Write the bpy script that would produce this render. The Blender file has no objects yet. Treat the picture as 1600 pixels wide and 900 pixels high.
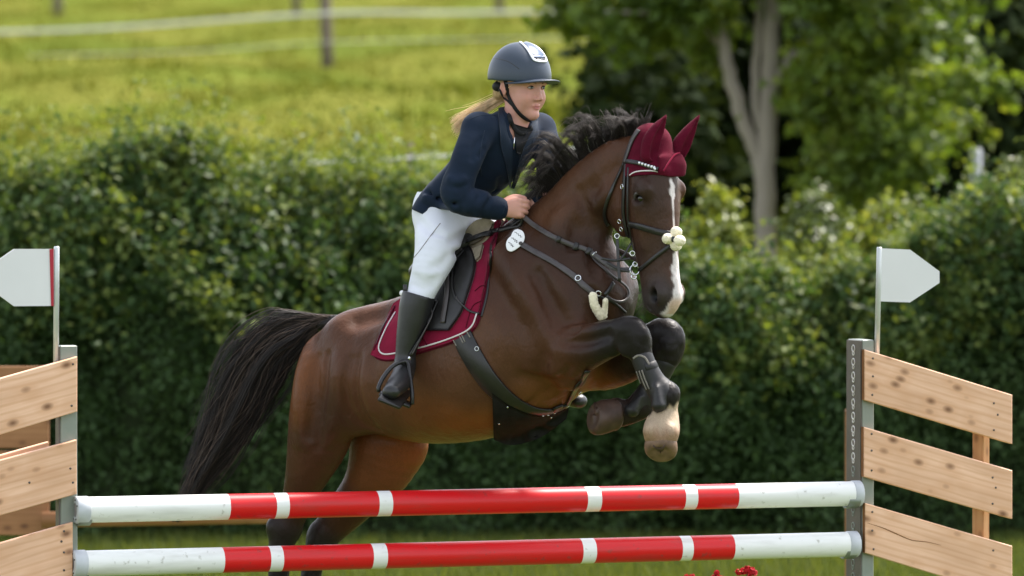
import bpy, math, random, time
import numpy as np
from mathutils import Vector, Matrix
from mathutils.bvhtree import BVHTree
T0 = time.time()
random.seed(7); rng = np.random.default_rng(7)
R = math.radians
S = bpy.context.scene
COL = S.collection

# ---------------------------------------------------------------- camera
CAM = np.array([0.0, -22.2, 2.30]); PITCH = R(1.257); FPX = 1600 * 200 / 36.0; DIST = 22.2
FW = np.array([0, math.cos(PITCH), -math.sin(PITCH)]); UPV = np.array([0, math.sin(PITCH), math.cos(PITCH)]); RT = np.array([1.0, 0, 0])
cd = bpy.data.cameras.new('camera'); cam = bpy.data.objects.new('camera', cd); COL.objects.link(cam)
cam.location = CAM; cam.rotation_euler = (math.pi / 2 - PITCH, 0, 0)
cd.lens = 200; cd.sensor_width = 36; cd.clip_start = 0.5; cd.clip_end = 3000
cd.dof.use_dof = True; cd.dof.focus_distance = DIST - 0.2; cd.dof.aperture_fstop = 2.9; cd.dof.aperture_blades = 9
S.camera = cam

# ---------------------------------------------------------------- sky and sun
SUN_EL, SUN_AZ = 58, 48            # azimuth measured from +Y towards +X: high over the wood, to the side and a little behind the hedge
w = bpy.data.worlds.new('World'); S.world = w; w.use_nodes = True
nt = w.node_tree; nt.nodes.clear()
sky = nt.nodes.new('ShaderNodeTexSky'); sky.sky_type = 'NISHITA'; sky.sun_disc = False
sky.sun_elevation = R(SUN_EL); sky.sun_rotation = R(SUN_AZ); sky.air_density = 1.0; sky.dust_density = 1.2; sky.ozone_density = 1.0
hs = nt.nodes.new('ShaderNodeHueSaturation'); hs.inputs['Saturation'].default_value = 0.32
bg = nt.nodes.new('ShaderNodeBackground'); bg.inputs[1].default_value = 0.125
wo = nt.nodes.new('ShaderNodeOutputWorld')
nt.links.new(sky.outputs[0], hs.inputs['Color']); nt.links.new(hs.outputs[0], bg.inputs[0]); nt.links.new(bg.outputs[0], wo.inputs[0])
sd = bpy.data.lights.new('sun', 'SUN'); sun = bpy.data.objects.new('sun', sd); COL.objects.link(sun)
sd.energy = 2.9; sd.angle = R(12); sd.color = (1.0, 0.93, 0.86)
sv = Vector((math.sin(R(SUN_AZ)) * math.cos(R(SUN_EL)), math.cos(R(SUN_AZ)) * math.cos(R(SUN_EL)), math.sin(R(SUN_EL))))
sun.rotation_euler = sv.to_track_quat('Z', 'Y').to_euler()
S.view_settings.view_transform = 'Standard'; S.view_settings.look = 'None'; S.view_settings.gamma = 1; S.view_settings.exposure = 1.78
S.cycles.max_bounces = 6; S.cycles.transparent_max_bounces = 8

def P(px, py, d=0.0):
    D = DIST + d
    return CAM + D * (FW + (px - 800) / FPX * RT + (450 - py) / FPX * UPV)
def proj(V):
    q = np.asarray(V) - CAM
    D = q @ FW
    return 800 + FPX * (q @ RT) / D, 450 - FPX * (q @ UPV) / D, D - DIST

# ---------------------------------------------------------------- object helpers
def tag(o, label, cat, group=None, kind=None):
    o['label'] = label; o['category'] = cat
    if group: o['group'] = group
    if kind: o['kind'] = kind
    return o
def empty(name, label, cat, loc=(0, 0, 0), group=None):
    o = bpy.data.objects.new(name, None); COL.objects.link(o); o.location = loc; o.empty_display_size = .1
    return tag(o, label, cat, group)
def mesh_np(name, V, F, m=None, parent=None, smooth=True, mats=None, midx=None):
    """V (n,3); F list of (k,j) index arrays (each array one polygon size)."""
    if isinstance(F, np.ndarray): F = [F]
    F = [np.asarray(f, dtype=np.int32) for f in F if len(f)]
    me = bpy.data.meshes.new(name)
    V = np.asarray(V, dtype=np.float32)
    me.vertices.add(len(V)); me.vertices.foreach_set('co', V.ravel())
    nl = sum(f.size for f in F); npoly = sum(len(f) for f in F)
    me.loops.add(nl); me.polygons.add(npoly)
    me.loops.foreach_set('vertex_index', np.concatenate([f.ravel() for f in F]))
    tot = np.concatenate([np.full(len(f), f.shape[1], np.int32) for f in F])
    me.polygons.foreach_set('loop_start', np.concatenate([[0], np.cumsum(tot)[:-1]]).astype(np.int32))
    me.polygons.foreach_set('loop_total', tot)
    me.polygons.foreach_set('use_smooth', np.full(npoly, bool(smooth)))
    for q in (mats or ([m] if m else [])): me.materials.append(q)
    if midx is not None: me.polygons.foreach_set('material_index', np.asarray(midx, np.int32))
    me.update(calc_edges=True)
    o = bpy.data.objects.new(name, me); COL.objects.link(o)
    if parent is not None:
        o.parent = parent
        W = Matrix.Identity(4); z = parent
        while z is not None: W = z.matrix_basis @ W; z = z.parent
        o.matrix_basis = W.inverted()
    return o
def set_color(o, C, name='tone'):
    a = o.data.color_attributes.new(name, 'FLOAT_COLOR', 'POINT')
    C4 = np.ones((len(C), 4), np.float32); C4[:, :3] = C; a.data.foreach_set('color', C4.ravel())

# ---------------------------------------------------------------- materials
def mat(name, col, rough=.5, spec=.5, var=.12, vscale=6, bump=0, bscale=80, metal=0, sheen=0, attr=None, stretch=None, col2=None, transl=0, coat=0, bdist=.004):
    m = bpy.data.materials.new(name); m.use_nodes = True
    n = m.node_tree; b = n.nodes['Principled BSDF']; L = n.links.new
    b.inputs['Roughness'].default_value = rough; b.inputs['Specular IOR Level'].default_value = spec
    b.inputs['Metallic'].default_value = metal; b.inputs['Sheen Weight'].default_value = sheen
    b.inputs['Sheen Roughness'].default_value = .4; b.inputs['Coat Weight'].default_value = coat
    tc = n.nodes.new('ShaderNodeTexCoord'); mp = n.nodes.new('ShaderNodeMapping'); L(tc.outputs['Object'], mp.inputs[0])
    if stretch: mp.inputs['Scale'].default_value = stretch
    no = n.nodes.new('ShaderNodeTexNoise'); no.inputs['Scale'].default_value = vscale; no.inputs['Detail'].default_value = 5
    L(mp.outputs[0], no.inputs[0])
    if attr:
        at = n.nodes.new('ShaderNodeAttribute'); at.attribute_name = attr; src = at.outputs['Color']
    else:
        rg = n.nodes.new('ShaderNodeRGB'); rg.outputs[0].default_value = (*col, 1); src = rg.outputs[0]
    if col2:
        mx = n.nodes.new('ShaderNodeMix'); mx.data_type = 'RGBA'
        cr = n.nodes.new('ShaderNodeMapRange'); cr.inputs[1].default_value = .35; cr.inputs[2].default_value = .65
        L(no.outputs[0], cr.inputs[0]); L(cr.outputs[0], mx.inputs[0]); L(src, mx.inputs[6]); mx.inputs[7].default_value = (*col2, 1); src = mx.outputs[2]
    mr = n.nodes.new('ShaderNodeMapRange'); mr.inputs[1].default_value = .3; mr.inputs[2].default_value = .7
    mr.inputs[3].default_value = 1 - var; mr.inputs[4].default_value = 1 + var; L(no.outputs[0], mr.inputs[0])
    mu = n.nodes.new('ShaderNodeVectorMath'); mu.operation = 'SCALE'; L(src, mu.inputs[0]); L(mr.outputs[0], mu.inputs['Scale'])
    L(mu.outputs[0], b.inputs['Base Color'])
    if bump:
        n2 = n.nodes.new('ShaderNodeTexNoise'); n2.inputs['Scale'].default_value = bscale; n2.inputs['Detail'].default_value = 4
        L(mp.outputs[0], n2.inputs[0]); bp = n.nodes.new('ShaderNodeBump'); bp.inputs['Strength'].default_value = bump; bp.inputs['Distance'].default_value = bdist
        L(n2.outputs[0], bp.inputs['Height']); L(bp.outputs[0], b.inputs['Normal'])
    if transl:
        tr = n.nodes.new('ShaderNodeBsdfTranslucent'); ms = n.nodes.new('ShaderNodeMixShader'); ms.inputs[0].default_value = transl
        sc = n.nodes.new('ShaderNodeVectorMath'); sc.operation = 'MULTIPLY'; sc.inputs[1].default_value = (1.25, 1.2, .55); L(mu.outputs[0], sc.inputs[0]); L(sc.outputs[0], tr.inputs[0])
        L(b.outputs[0], ms.inputs[1]); L(tr.outputs[0], ms.inputs[2]); L(ms.outputs[0], n.nodes['Material Output'].inputs[0])
    return m
def leaf_mat(name, cols, transl=.4, rough=.45, spec=.4, patch=None):
    m = bpy.data.materials.new(name); m.use_nodes = True
    n = m.node_tree; b = n.nodes['Principled BSDF']; L = n.links.new
    g = n.nodes.new('ShaderNodeNewGeometry'); cr = n.nodes.new('ShaderNodeValToRGB')
    el = cr.color_ramp.elements
    for i, c in enumerate(cols):
        e = el[i] if i < 2 else el.new(i / (len(cols) - 1))
        e.position = i / (len(cols) - 1); e.color = (*c, 1)
    f = g.outputs['Random Per Island']
    if patch:
        tc = n.nodes.new('ShaderNodeTexCoord'); no = n.nodes.new('ShaderNodeTexNoise'); no.inputs['Scale'].default_value = patch; no.inputs['Detail'].default_value = 3
        L(tc.outputs['Object'], no.inputs[0]); mr = n.nodes.new('ShaderNodeMapRange'); mr.inputs[1].default_value = .3; mr.inputs[2].default_value = .7
        L(no.outputs[0], mr.inputs[0]); av = n.nodes.new('ShaderNodeMath'); av.operation = 'MULTIPLY_ADD'; L(f, av.inputs[0]); av.inputs[1].default_value = .45
        hv = n.nodes.new('ShaderNodeMath'); hv.operation = 'MULTIPLY'; hv.inputs[1].default_value = .55; L(mr.outputs[0], hv.inputs[0]); L(hv.outputs[0], av.inputs[2]); f = av.outputs[0]
    L(f, cr.inputs[0]); L(cr.outputs[0], b.inputs['Base Color'])
    b.inputs['Roughness'].default_value = rough; b.inputs['Specular IOR Level'].default_value = spec
    tr = n.nodes.new('ShaderNodeBsdfTranslucent'); ms = n.nodes.new('ShaderNodeMixShader'); ms.inputs[0].default_value = transl
    sc = n.nodes.new('ShaderNodeVectorMath'); sc.operation = 'MULTIPLY'; sc.inputs[1].default_value = (1.5, 1.35, .5); L(cr.outputs[0], sc.inputs[0]); L(sc.outputs[0], tr.inputs[0])
    L(b.outputs[0], ms.inputs[1]); L(tr.outputs[0], ms.inputs[2]); L(ms.outputs[0], n.nodes['Material Output'].inputs[0])
    return m
def wood_mat(name, base, dark, knot, rough=.6, seed=0, axis=0):
    m = bpy.data.materials.new(name); m.use_nodes = True
    n = m.node_tree; b = n.nodes['Principled BSDF']; L = n.links.new
    tc = n.nodes.new('ShaderNodeTexCoord'); mp = n.nodes.new('ShaderNodeMapping'); L(tc.outputs['Object'], mp.inputs[0])
    mp.inputs['Location'].default_value = (seed * 3.1, seed * 1.7, seed * 2.3)
    st = [60, 60, 60]; st[axis] = 2.5
    gm = n.nodes.new('ShaderNodeMapping'); gm.inputs['Scale'].default_value = st; L(mp.outputs[0], gm.inputs[0])
    gn = n.nodes.new('ShaderNodeTexNoise'); gn.inputs['Scale'].default_value = 1; gn.inputs['Detail'].default_value = 6; gn.inputs['Distortion'].default_value = .6; L(gm.outputs[0], gn.inputs[0])
    st2 = [11, 11, 11]; st2[axis] = 3.2
    bm_ = n.nodes.new('ShaderNodeMapping'); bm_.inputs['Scale'].default_value = st2; L(mp.outputs[0], bm_.inputs[0])
    bn = n.nodes.new('ShaderNodeTexNoise'); bn.inputs['Scale'].default_value = 1; bn.inputs['Detail'].default_value = 3; L(bm_.outputs[0], bn.inputs[0])
    st3 = [15, 15, 15]; st3[axis] = 9
    km = n.nodes.new('ShaderNodeMapping'); km.inputs['Scale'].default_value = st3; L(mp.outputs[0], km.inputs[0])
    vo = n.nodes.new('ShaderNodeTexVoronoi'); vo.inputs['Scale'].default_value = 1; L(km.outputs[0], vo.inputs[0])
    kr = n.nodes.new('ShaderNodeMapRange'); kr.inputs[1].default_value = .26; kr.inputs[2].default_value = .06; L(vo.outputs['Distance'], kr.inputs[0])
    kh = n.nodes.new('ShaderNodeMapRange'); kh.inputs[1].default_value = .55; kh.inputs[2].default_value = .15; L(vo.outputs['Distance'], kh.inputs[0])
    g2 = n.nodes.new('ShaderNodeMapRange'); g2.inputs[1].default_value = .38; g2.inputs[2].default_value = .68; L(gn.outputs[0], g2.inputs[0])
    b2 = n.nodes.new('ShaderNodeMapRange'); b2.inputs[1].default_value = .35; b2.inputs[2].default_value = .7; L(bn.outputs[0], b2.inputs[0])
    def mix(fac, a, bcol, k=1.0):
        mx = n.nodes.new('ShaderNodeMix'); mx.data_type = 'RGBA'
        if k != 1:
            q = n.nodes.new('ShaderNodeMath'); q.operation = 'MULTIPLY'; q.inputs[1].default_value = k; L(fac, q.inputs[0]); fac = q.outputs[0]
        L(fac, mx.inputs[0])
        if isinstance(a, tuple): mx.inputs[6].default_value = (*a, 1)
        else: L(a, mx.inputs[6])
        mx.inputs[7].default_value = (*bcol, 1); return mx.outputs[2]
    wm = n.nodes.new('ShaderNodeMapping'); ws = [5, 5, 5]; ws[axis] = .8; wm.inputs['Scale'].default_value = ws; L(mp.outputs[0], wm.inputs[0])
    wv = n.nodes.new('ShaderNodeTexWave'); wv.bands_direction = 'Z' if axis == 0 else 'X'; wv.inputs['Scale'].default_value = 2.2; wv.inputs['Distortion'].default_value = 7; wv.inputs['Detail'].default_value = 2.5; wv.inputs['Detail Scale'].default_value = .9; L(wm.outputs[0], wv.inputs[0])
    wr = n.nodes.new('ShaderNodeMapRange'); wr.inputs[1].default_value = .55; wr.inputs[2].default_value = 1.0; L(wv.outputs['Fac'], wr.inputs[0])
    c = mix(g2.outputs[0], base, dark, .40); c = mix(wr.outputs[0], c, dark, .50); c = mix(b2.outputs[0], c, tuple(x * .8 for x in dark), .5)
    c = mix(kh.outputs[0], c, dark, .55); c = mix(kr.outputs[0], c, knot, .85)
    L(c, b.inputs['Base Color']); b.inputs['Roughness'].default_value = rough; b.inputs['Specular IOR Level'].default_value = .3
    bp = n.nodes.new('ShaderNodeBump'); bp.inputs['Strength'].default_value = .25; bp.inputs['Distance'].default_value = .003; L(gn.outputs[0], bp.inputs['Height']); L(bp.outputs[0], b.inputs['Normal'])
    return m

M = {}
def coat_mat():
    m = mat('horse_coat', (0, 0, 0), .42, .16, .13, 7, 0, 260, attr='tone'); n = m.node_tree; b = n.nodes['Principled BSDF']; L = n.links.new
    tc = n.nodes.new('ShaderNodeTexCoord'); prev = None
    # lie of the hair: fine streaks, then soft unevenness of skin and veins underneath
    for (sc, st, str_, dist, rot) in ((1, (520, 520, 90), .30, .0012, .5), (1, (30, 30, 22), .42, .008, .4), (1, (10, 10, 8), .38, .016, .3)):
        mp = n.nodes.new('ShaderNodeMapping'); mp.inputs['Scale'].default_value = st; mp.inputs['Rotation'].default_value = (0, rot, 0); L(tc.outputs['Object'], mp.inputs[0])
        no = n.nodes.new('ShaderNodeTexNoise'); no.inputs['Scale'].default_value = sc; no.inputs['Detail'].default_value = 3; no.inputs['Distortion'].default_value = .8; L(mp.outputs[0], no.inputs[0])
        bp = n.nodes.new('ShaderNodeBump'); bp.inputs['Strength'].default_value = str_; bp.inputs['Distance'].default_value = dist; L(no.outputs[0], bp.inputs['Height'])
        if prev: L(prev, bp.inputs['Normal'])
        prev = bp.outputs[0]
        if st[0] == 520:
            mr = n.nodes.new('ShaderNodeMapRange'); mr.inputs[1].default_value = .3; mr.inputs[2].default_value = .7; mr.inputs[3].default_value = .30; mr.inputs[4].default_value = .54; L(no.outputs[0], mr.inputs[0]); L(mr.outputs[0], b.inputs['Roughness'])
            src = b.inputs['Base Color'].links[0].from_socket; sc_ = n.nodes.new('ShaderNodeVectorMath'); sc_.operation = 'SCALE'; m2 = n.nodes.new('ShaderNodeMapRange'); m2.inputs[1].default_value = .3; m2.inputs[2].default_value = .7; m2.inputs[3].default_value = .78; m2.inputs[4].default_value = 1.22
            L(no.outputs[0], m2.inputs[0]); L(src, sc_.inputs[0]); L(m2.outputs[0], sc_.inputs['Scale']); L(sc_.outputs[0], b.inputs['Base Color'])
    L(prev, b.inputs['Normal']); return m
M['coat'] = coat_mat()
M['hair'] = mat('mane_hair', (.030, .024, .021), .6, .25, .35, 30)
M['hair_tip'] = mat('mane_hair_tip', (.11, .09, .078), .6, .3, .3, 30)
M['tail'] = mat('tail_hair', (.017, .014, .013), .55, .3, .35, 25)
M['tail_tip'] = mat('tail_hair_brown', (.060, .042, .032), .55, .3, .3, 25)
M['eye'] = mat('eye_dark', (.006, .004, .003), .08, .6, 0)
M['hoof'] = mat('hoof_horn', (.060, .034, .024), .5, .35, .3, 25, .3, 60)
M['hoof_pale'] = mat('hoof_horn_pale', (.16, .095, .060), .5, .35, .35, 30, .4, 60)
M['skin'] = mat('skin', (0, 0, 0), .5, .35, .05, 40, .05, 300, attr='tone')
M['skin'].node_tree.nodes['Principled BSDF'].inputs['Subsurface Weight'].default_value = .12
M['skin'].node_tree.nodes['Principled BSDF'].inputs['Subsurface Radius'].default_value = (.01, .004, .002)
M['blond'] = mat('blond_hair', (.66, .47, .27), .5, .35, .2, 60)
M['navy'] = mat('navy_wool', (.0085, .0165, .034), .8, .15, .14, 12, .3, 26, sheen=.04, bdist=.006)
M['navy_dark'] = mat('navy_lapel', (.0105, .0195, .038), .7, .25, .12, 20, .2, 200, sheen=.03)
M['shirt'] = mat('black_shirt', (.006, .006, .007), .7, .3, .1, 30)
M['white_cloth'] = mat('white_breeches', (.66, .68, .74), .8, .2, .04, 8, .35, 16, sheen=.05, bdist=.01)
M['boot'] = mat('boot_leather', (.012, .012, .013), .42, .5, .2, 14, .25, 22, bdist=.006)
M['helmet'] = mat('helmet_shell', (.034, .047, .070), .40, .4, .06, 200)
M['helmet_gloss'] = mat('helmet_inset', (.022, .055, .12), .35, .35, .5, 60)
M['chrome'] = mat('chrome', (.72, .73, .75), .22, .5, .05, 20, metal=1)
M['silver'] = mat('silver_trim', (.70, .71, .74), .3, .5, .05, 20, metal=.6)
M['leather'] = mat('black_leather', (.011, .010, .010), .38, .5, .2, 30, .15, 200)
M['leather_brown'] = mat('worn_leather', (.052, .044, .044), .42, .5, .25, 25, .2, 120)
M['maroon'] = mat('maroon_quilt', (.185, .009, .032), .9, .10, .12, 16, .4, 26, sheen=.04, bdist=.006)
M['maroon_knit'] = mat('maroon_knit', (.085, .0045, .016), .9, .08, .18, 30, .6, 220, sheen=.04)
M['piping'] = mat('white_piping', (.62, .58, .58), .6, .3, .05)
M['fleece'] = mat('cream_fleece', (.82, .74, .56), .95, .1, .12, 60, .6, 130, sheen=.3, bdist=.006)
M['felt'] = mat('taupe_pad', (.26, .22, .16), .9, .15, .15, 40, .4, 150)
M['plastic'] = mat('white_tag', (.80, .80, .82), .4, .4, .03)
M['ink'] = mat('tag_print', (.12, .12, .13), .6, .3, .2, 40)
M['boots_h'] = mat('tendon_boot', (.014, .013, .014), .5, .4, .2, 30, .2, 60)
M['guard'] = mat('guard_fabric', (.012, .011, .0105), .8, .12, .3, 40, .3, 120)
M['elastic'] = mat('grey_elastic', (.20, .18, .16), .8, .2, .2, 80)

# ---------------------------------------------------------------- signed distance modelling
class Vol:
    def __init__(s, lo, hi, h):
        s.lo = np.array(lo, float); s.h = h
        s.n = (np.ceil((np.array(hi) - s.lo) / h) + 1).astype(int)
        s.D = np.full(s.n, 1.0, np.float32)
        s.ax = [(s.lo[i] + h * np.arange(s.n[i])).astype(np.float32) for i in range(3)]
    def sl(s, lo, hi):
        a = np.clip(np.floor((lo - s.lo) / s.h).astype(int), 0, s.n); b = np.clip(np.ceil((hi - s.lo) / s.h).astype(int) + 1, 0, s.n)
        return a, b
    def grid(s, a, b):
        return (s.ax[0][a[0]:b[0]][:, None, None], s.ax[1][a[1]:b[1]][None, :, None], s.ax[2][a[2]:b[2]][None, None, :])
    def blend(s, a, b, T, k, mode):
        v = s.D[a[0]:b[0], a[1]:b[1], a[2]:b[2]]
        if mode == 'add':
            hh = np.maximum(k - np.abs(v - T), 0) / max(k, 1e-6); r = np.minimum(v, T) - hh * hh * k * .25
        elif mode == 'sub':
            T = -T; hh = np.maximum(k - np.abs(v - T), 0) / max(k, 1e-6); r = np.maximum(v, T) + hh * hh * k * .25
        s.D[a[0]:b[0], a[1]:b[1], a[2]:b[2]] = r
    def chain(s, pts, ru, rs, U, k=.03, sub=4, mode='add', egg=0.0):
        pts = np.array(pts, float); ru = np.array(ru, float); rs = np.array(rs, float)
        pts, ru, rs = cr_sub(pts, ru, rs, sub)
        t = np.gradient(pts, axis=0); t /= np.linalg.norm(t, axis=1)[:, None] + 1e-9
        U = np.array(U, float)
        sv_ = np.cross(t, U); sv_ /= np.linalg.norm(sv_, axis=1)[:, None] + 1e-9
        u = np.cross(sv_, t)
        m = k + 3.5 * s.h
        rmx = np.maximum(ru, rs)[:, None] * (1 + abs(egg))
        A, B = s.sl((pts - rmx).min(0) - m, (pts + rmx).max(0) + m)
        if np.any(B <= A): return
        T = np.full(B - A, 1.0, np.float32)
        f = np.float32
        for i in range(len(pts) - 1):
            rm = max(rmx[i, 0], rmx[i + 1, 0]) + m
            a, b = s.sl(np.minimum(pts[i], pts[i + 1]) - rm, np.maximum(pts[i], pts[i + 1]) + rm); a = np.maximum(a, A); b = np.minimum(b, B)
            if np.any(b <= a): continue
            X, Y, Z = s.grid(a, b)
            p0 = pts[i]; ab = pts[i + 1] - p0; L2 = max(float(ab @ ab), 1e-12); L = math.sqrt(L2)
            h = ((X - f(p0[0])) * f(ab[0] / L2) + (Y - f(p0[1])) * f(ab[1] / L2) + (Z - f(p0[2])) * f(ab[2] / L2))
            dt = h.copy(); np.clip(h, 0, 1, out=h); dt -= h; dt *= f(L)
            vx = X - (f(p0[0]) + h * f(ab[0])); vy = Y - (f(p0[1]) + h * f(ab[1])); vz = Z - (f(p0[2]) + h * f(ab[2]))
            um = u[i] + u[i + 1]; um /= np.linalg.norm(um); sm = sv_[i] + sv_[i + 1]; sm /= np.linalg.norm(sm)
            du = vx * f(um[0]) + vy * f(um[1]) + vz * f(um[2]); ds = vx * f(sm[0]) + vy * f(sm[1]) + vz * f(sm[2])
            Ru = f(ru[i]) + h * f(ru[i + 1] - ru[i]); Rs = f(rs[i]) + h * f(rs[i + 1] - rs[i])
            if egg: Rs = Rs * (1 - f(egg) * np.clip(du / Ru, -1, 1))
            tt = ab / L; tp = (u[i] + u[i + 1]) * 0
            tl = vx * f(tt[0]) + vy * f(tt[1]) + vz * f(tt[2])
            Rt = np.minimum(Ru, Rs)
            tl = np.where(np.abs(dt) > 1e-6, tl, 0)
            a2 = (du / Ru) ** 2 + (ds / Rs) ** 2 + (tl / Rt) ** 2
            k0 = np.sqrt(a2); k1 = np.sqrt((du / Ru ** 2) ** 2 + (ds / Rs ** 2) ** 2 + (tl / Rt ** 2) ** 2) + 1e-6
            d = k0 * (k0 - 1) / k1
            d = np.where(k0 < .25, -Rt * .75, d)
            q = a - A; e = b - A
            tv = T[q[0]:e[0], q[1]:e[1], q[2]:e[2]]; np.minimum(tv, d, out=tv)
        s.blend(A, B, T, k, mode)
    def ell(s, c, r, k=.03, mode='add', ax=None):
        c = np.array(c, float); r = np.array(r, float) * np.ones(3); m = k + 3.5 * s.h
        ax = np.eye(3) if ax is None else np.array(ax, float)
        rm = r.max() + m
        a, b = s.sl(c - rm, c + rm)
        if np.any(b <= a): return
        X, Y, Z = s.grid(a, b); X = X - c[0]; Y = Y - c[1]; Z = Z - c[2]
        q = [X * ax[i][0] + Y * ax[i][1] + Z * ax[i][2] for i in range(3)]
        k0 = np.sqrt(sum((q[i] / r[i]) ** 2 for i in range(3))); k1 = np.sqrt(sum((q[i] / r[i] ** 2) ** 2 for i in range(3))) + 1e-6
        d = np.where(k0 < .25, -r.min() * .75, k0 * (k0 - 1) / k1).astype(np.float32)
        s.blend(a, b, d, k, mode)
    def plane(s, p, nrm, k=.002):
        """keep the side nrm points away from"""
        X, Y, Z = s.grid(np.zeros(3, int), s.n)
        d = ((X - p[0]) * nrm[0] + (Y - p[1]) * nrm[1] + (Z - p[2]) * nrm[2]).astype(np.float32)
        s.D = np.maximum(s.D, d)
    def nets(s, sm=3, wt=.5):
        D = s.D; ins = D < 0
        c = np.zeros(tuple(s.n - 1), np.int8)
        for i in (0, 1):
            for j in (0, 1):
                for l in (0, 1): c += ins[i:s.n[0] - 1 + i, j:s.n[1] - 1 + j, l:s.n[2] - 1 + l]
        act = (c > 0) & (c < 8); idx = np.argwhere(act)
        vid = np.full(act.shape, -1, np.int32); vid[act] = np.arange(len(idx))
        cv = {}
        for i in (0, 1):
            for j in (0, 1):
                for l in (0, 1): cv[i, j, l] = D[idx[:, 0] + i, idx[:, 1] + j, idx[:, 2] + l]
        acc = np.zeros((len(idx), 3)); cnt = np.zeros(len(idx))
        for ax in range(3):
            o1, o2 = [q for q in range(3) if q != ax]
            for i in (0, 1):
                for j in (0, 1):
                    c0 = [0, 0, 0]; c0[o1] = i; c0[o2] = j; c1 = list(c0); c1[ax] = 1
                    a, b = cv[tuple(c0)], cv[tuple(c1)]; mk = (a < 0) != (b < 0)
                    t = a[mk] / (a[mk] - b[mk]); p = np.zeros((mk.sum(), 3)); p[:, o1] = i; p[:, o2] = j; p[:, ax] = t
                    acc[mk] += p; cnt[mk] += 1
        V = s.lo + s.h * (idx + acc / cnt[:, None])
        Q = []
        for ax in range(3):
            o1, o2 = (ax + 1) % 3, (ax + 2) % 3
            n0 = [slice(None)] * 3; n1 = [slice(None)] * 3; n0[ax] = slice(0, -1); n1[ax] = slice(1, None)
            for o in (o1, o2): n0[o] = slice(1, -1); n1[o] = slice(1, -1)
            a = ins[tuple(n0)]; b = ins[tuple(n1)]
            e = np.argwhere(a != b); sg = a[e[:, 0], e[:, 1], e[:, 2]]
            base = e.copy(); base[:, o1] += 1; base[:, o2] += 1
            def cell(d1, d2):
                q = base.copy(); q[:, o1] -= d1; q[:, o2] -= d2; return vid[q[:, 0], q[:, 1], q[:, 2]]
            quad = np.stack([cell(1, 1), cell(0, 1), cell(0, 0), cell(1, 0)], 1)
            quad[~sg] = quad[~sg][:, ::-1]
            Q.append(quad)
        Q = np.concatenate(Q); return (lap(V, Q, sm, wt) if sm else V), Q
def lap(V, Q, it, wt):
    E = np.unique(np.sort(np.vstack([Q[:, [0, 1]], Q[:, [1, 2]], Q[:, [2, 3]], Q[:, [3, 0]]]), 1), axis=0); dg = np.maximum(np.bincount(E.ravel(), minlength=len(V)), 1)[:, None]
    for k in range(it * 2):
        A = np.stack([np.bincount(E[:, 0], V[E[:, 1], c], len(V)) + np.bincount(E[:, 1], V[E[:, 0], c], len(V)) for c in range(3)], 1)
        V = V + (A / dg - V) * wt * (1 if k % 2 == 0 else -1.03)
    return V
def cr_sub(pts, ru, rs, sub):
    if sub <= 1 or len(pts) < 2: return pts, ru, rs
    A = np.column_stack([pts, ru, rs]); n = len(A); out = []
    E = np.vstack([2 * A[0] - A[1], A, 2 * A[-1] - A[-2]])
    for i in range(n - 1):
        p0, p1, p2, p3 = E[i], E[i + 1], E[i + 2], E[i + 3]
        for j in range(sub):
            t = j / sub
            q = .5 * ((2 * p1) + (-p0 + p2) * t + (2 * p0 - 5 * p1 + 4 * p2 - p3) * t * t + (-p0 + 3 * p1 - 3 * p2 + p3) * t ** 3)
            q[3:] = np.maximum(q[3:], np.minimum(p1[3:], p2[3:]) * .9); out.append(q)
    out.append(A[-1]); A = np.array(out)
    return A[:, :3], A[:, 3], A[:, 4]
def cr(pts, n):
    """n samples of a smooth curve through pts, by arc length"""
    A = np.array(pts, float)
    if len(A) == 2: return A[0] + (A[1] - A[0]) * np.linspace(0, 1, n)[:, None]
    E = np.vstack([2 * A[0] - A[1], A, 2 * A[-1] - A[-2]]); out = []
    for i in range(len(A) - 1):
        p0, p1, p2, p3 = E[i:i + 4]
        t = np.linspace(0, 1, 16, endpoint=False)[:, None]
        out.append(.5 * ((2 * p1) + (-p0 + p2) * t + (2 * p0 - 5 * p1 + 4 * p2 - p3) * t * t + (-p0 + 3 * p1 - 3 * p2 + p3) * t ** 3))
    out.append(A[-1:]); B = np.vstack(out)
    L = np.concatenate([[0], np.cumsum(np.linalg.norm(np.diff(B, axis=0), axis=1))])
    s = np.linspace(0, L[-1], n)
    return np.column_stack([np.interp(s, L, B[:, i]) for i in range(B.shape[1])])
def bvh_of(V, Q): return BVHTree.FromPolygons(V.tolist(), Q.tolist())
def hit(bvh, px, py):
    o = Vector(CAM); d = Vector(P(px, py, 0) - CAM).normalized()
    loc, nor, _, _ = bvh.ray_cast(o, d)
    if loc is None: return None
    nor = Vector(nor)
    if nor.dot(d) > 0: nor = -nor
    return np.array(loc), np.array(nor)
def unit(v): v = np.asarray(v, float); return v / (np.linalg.norm(v) + 1e-12)

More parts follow.
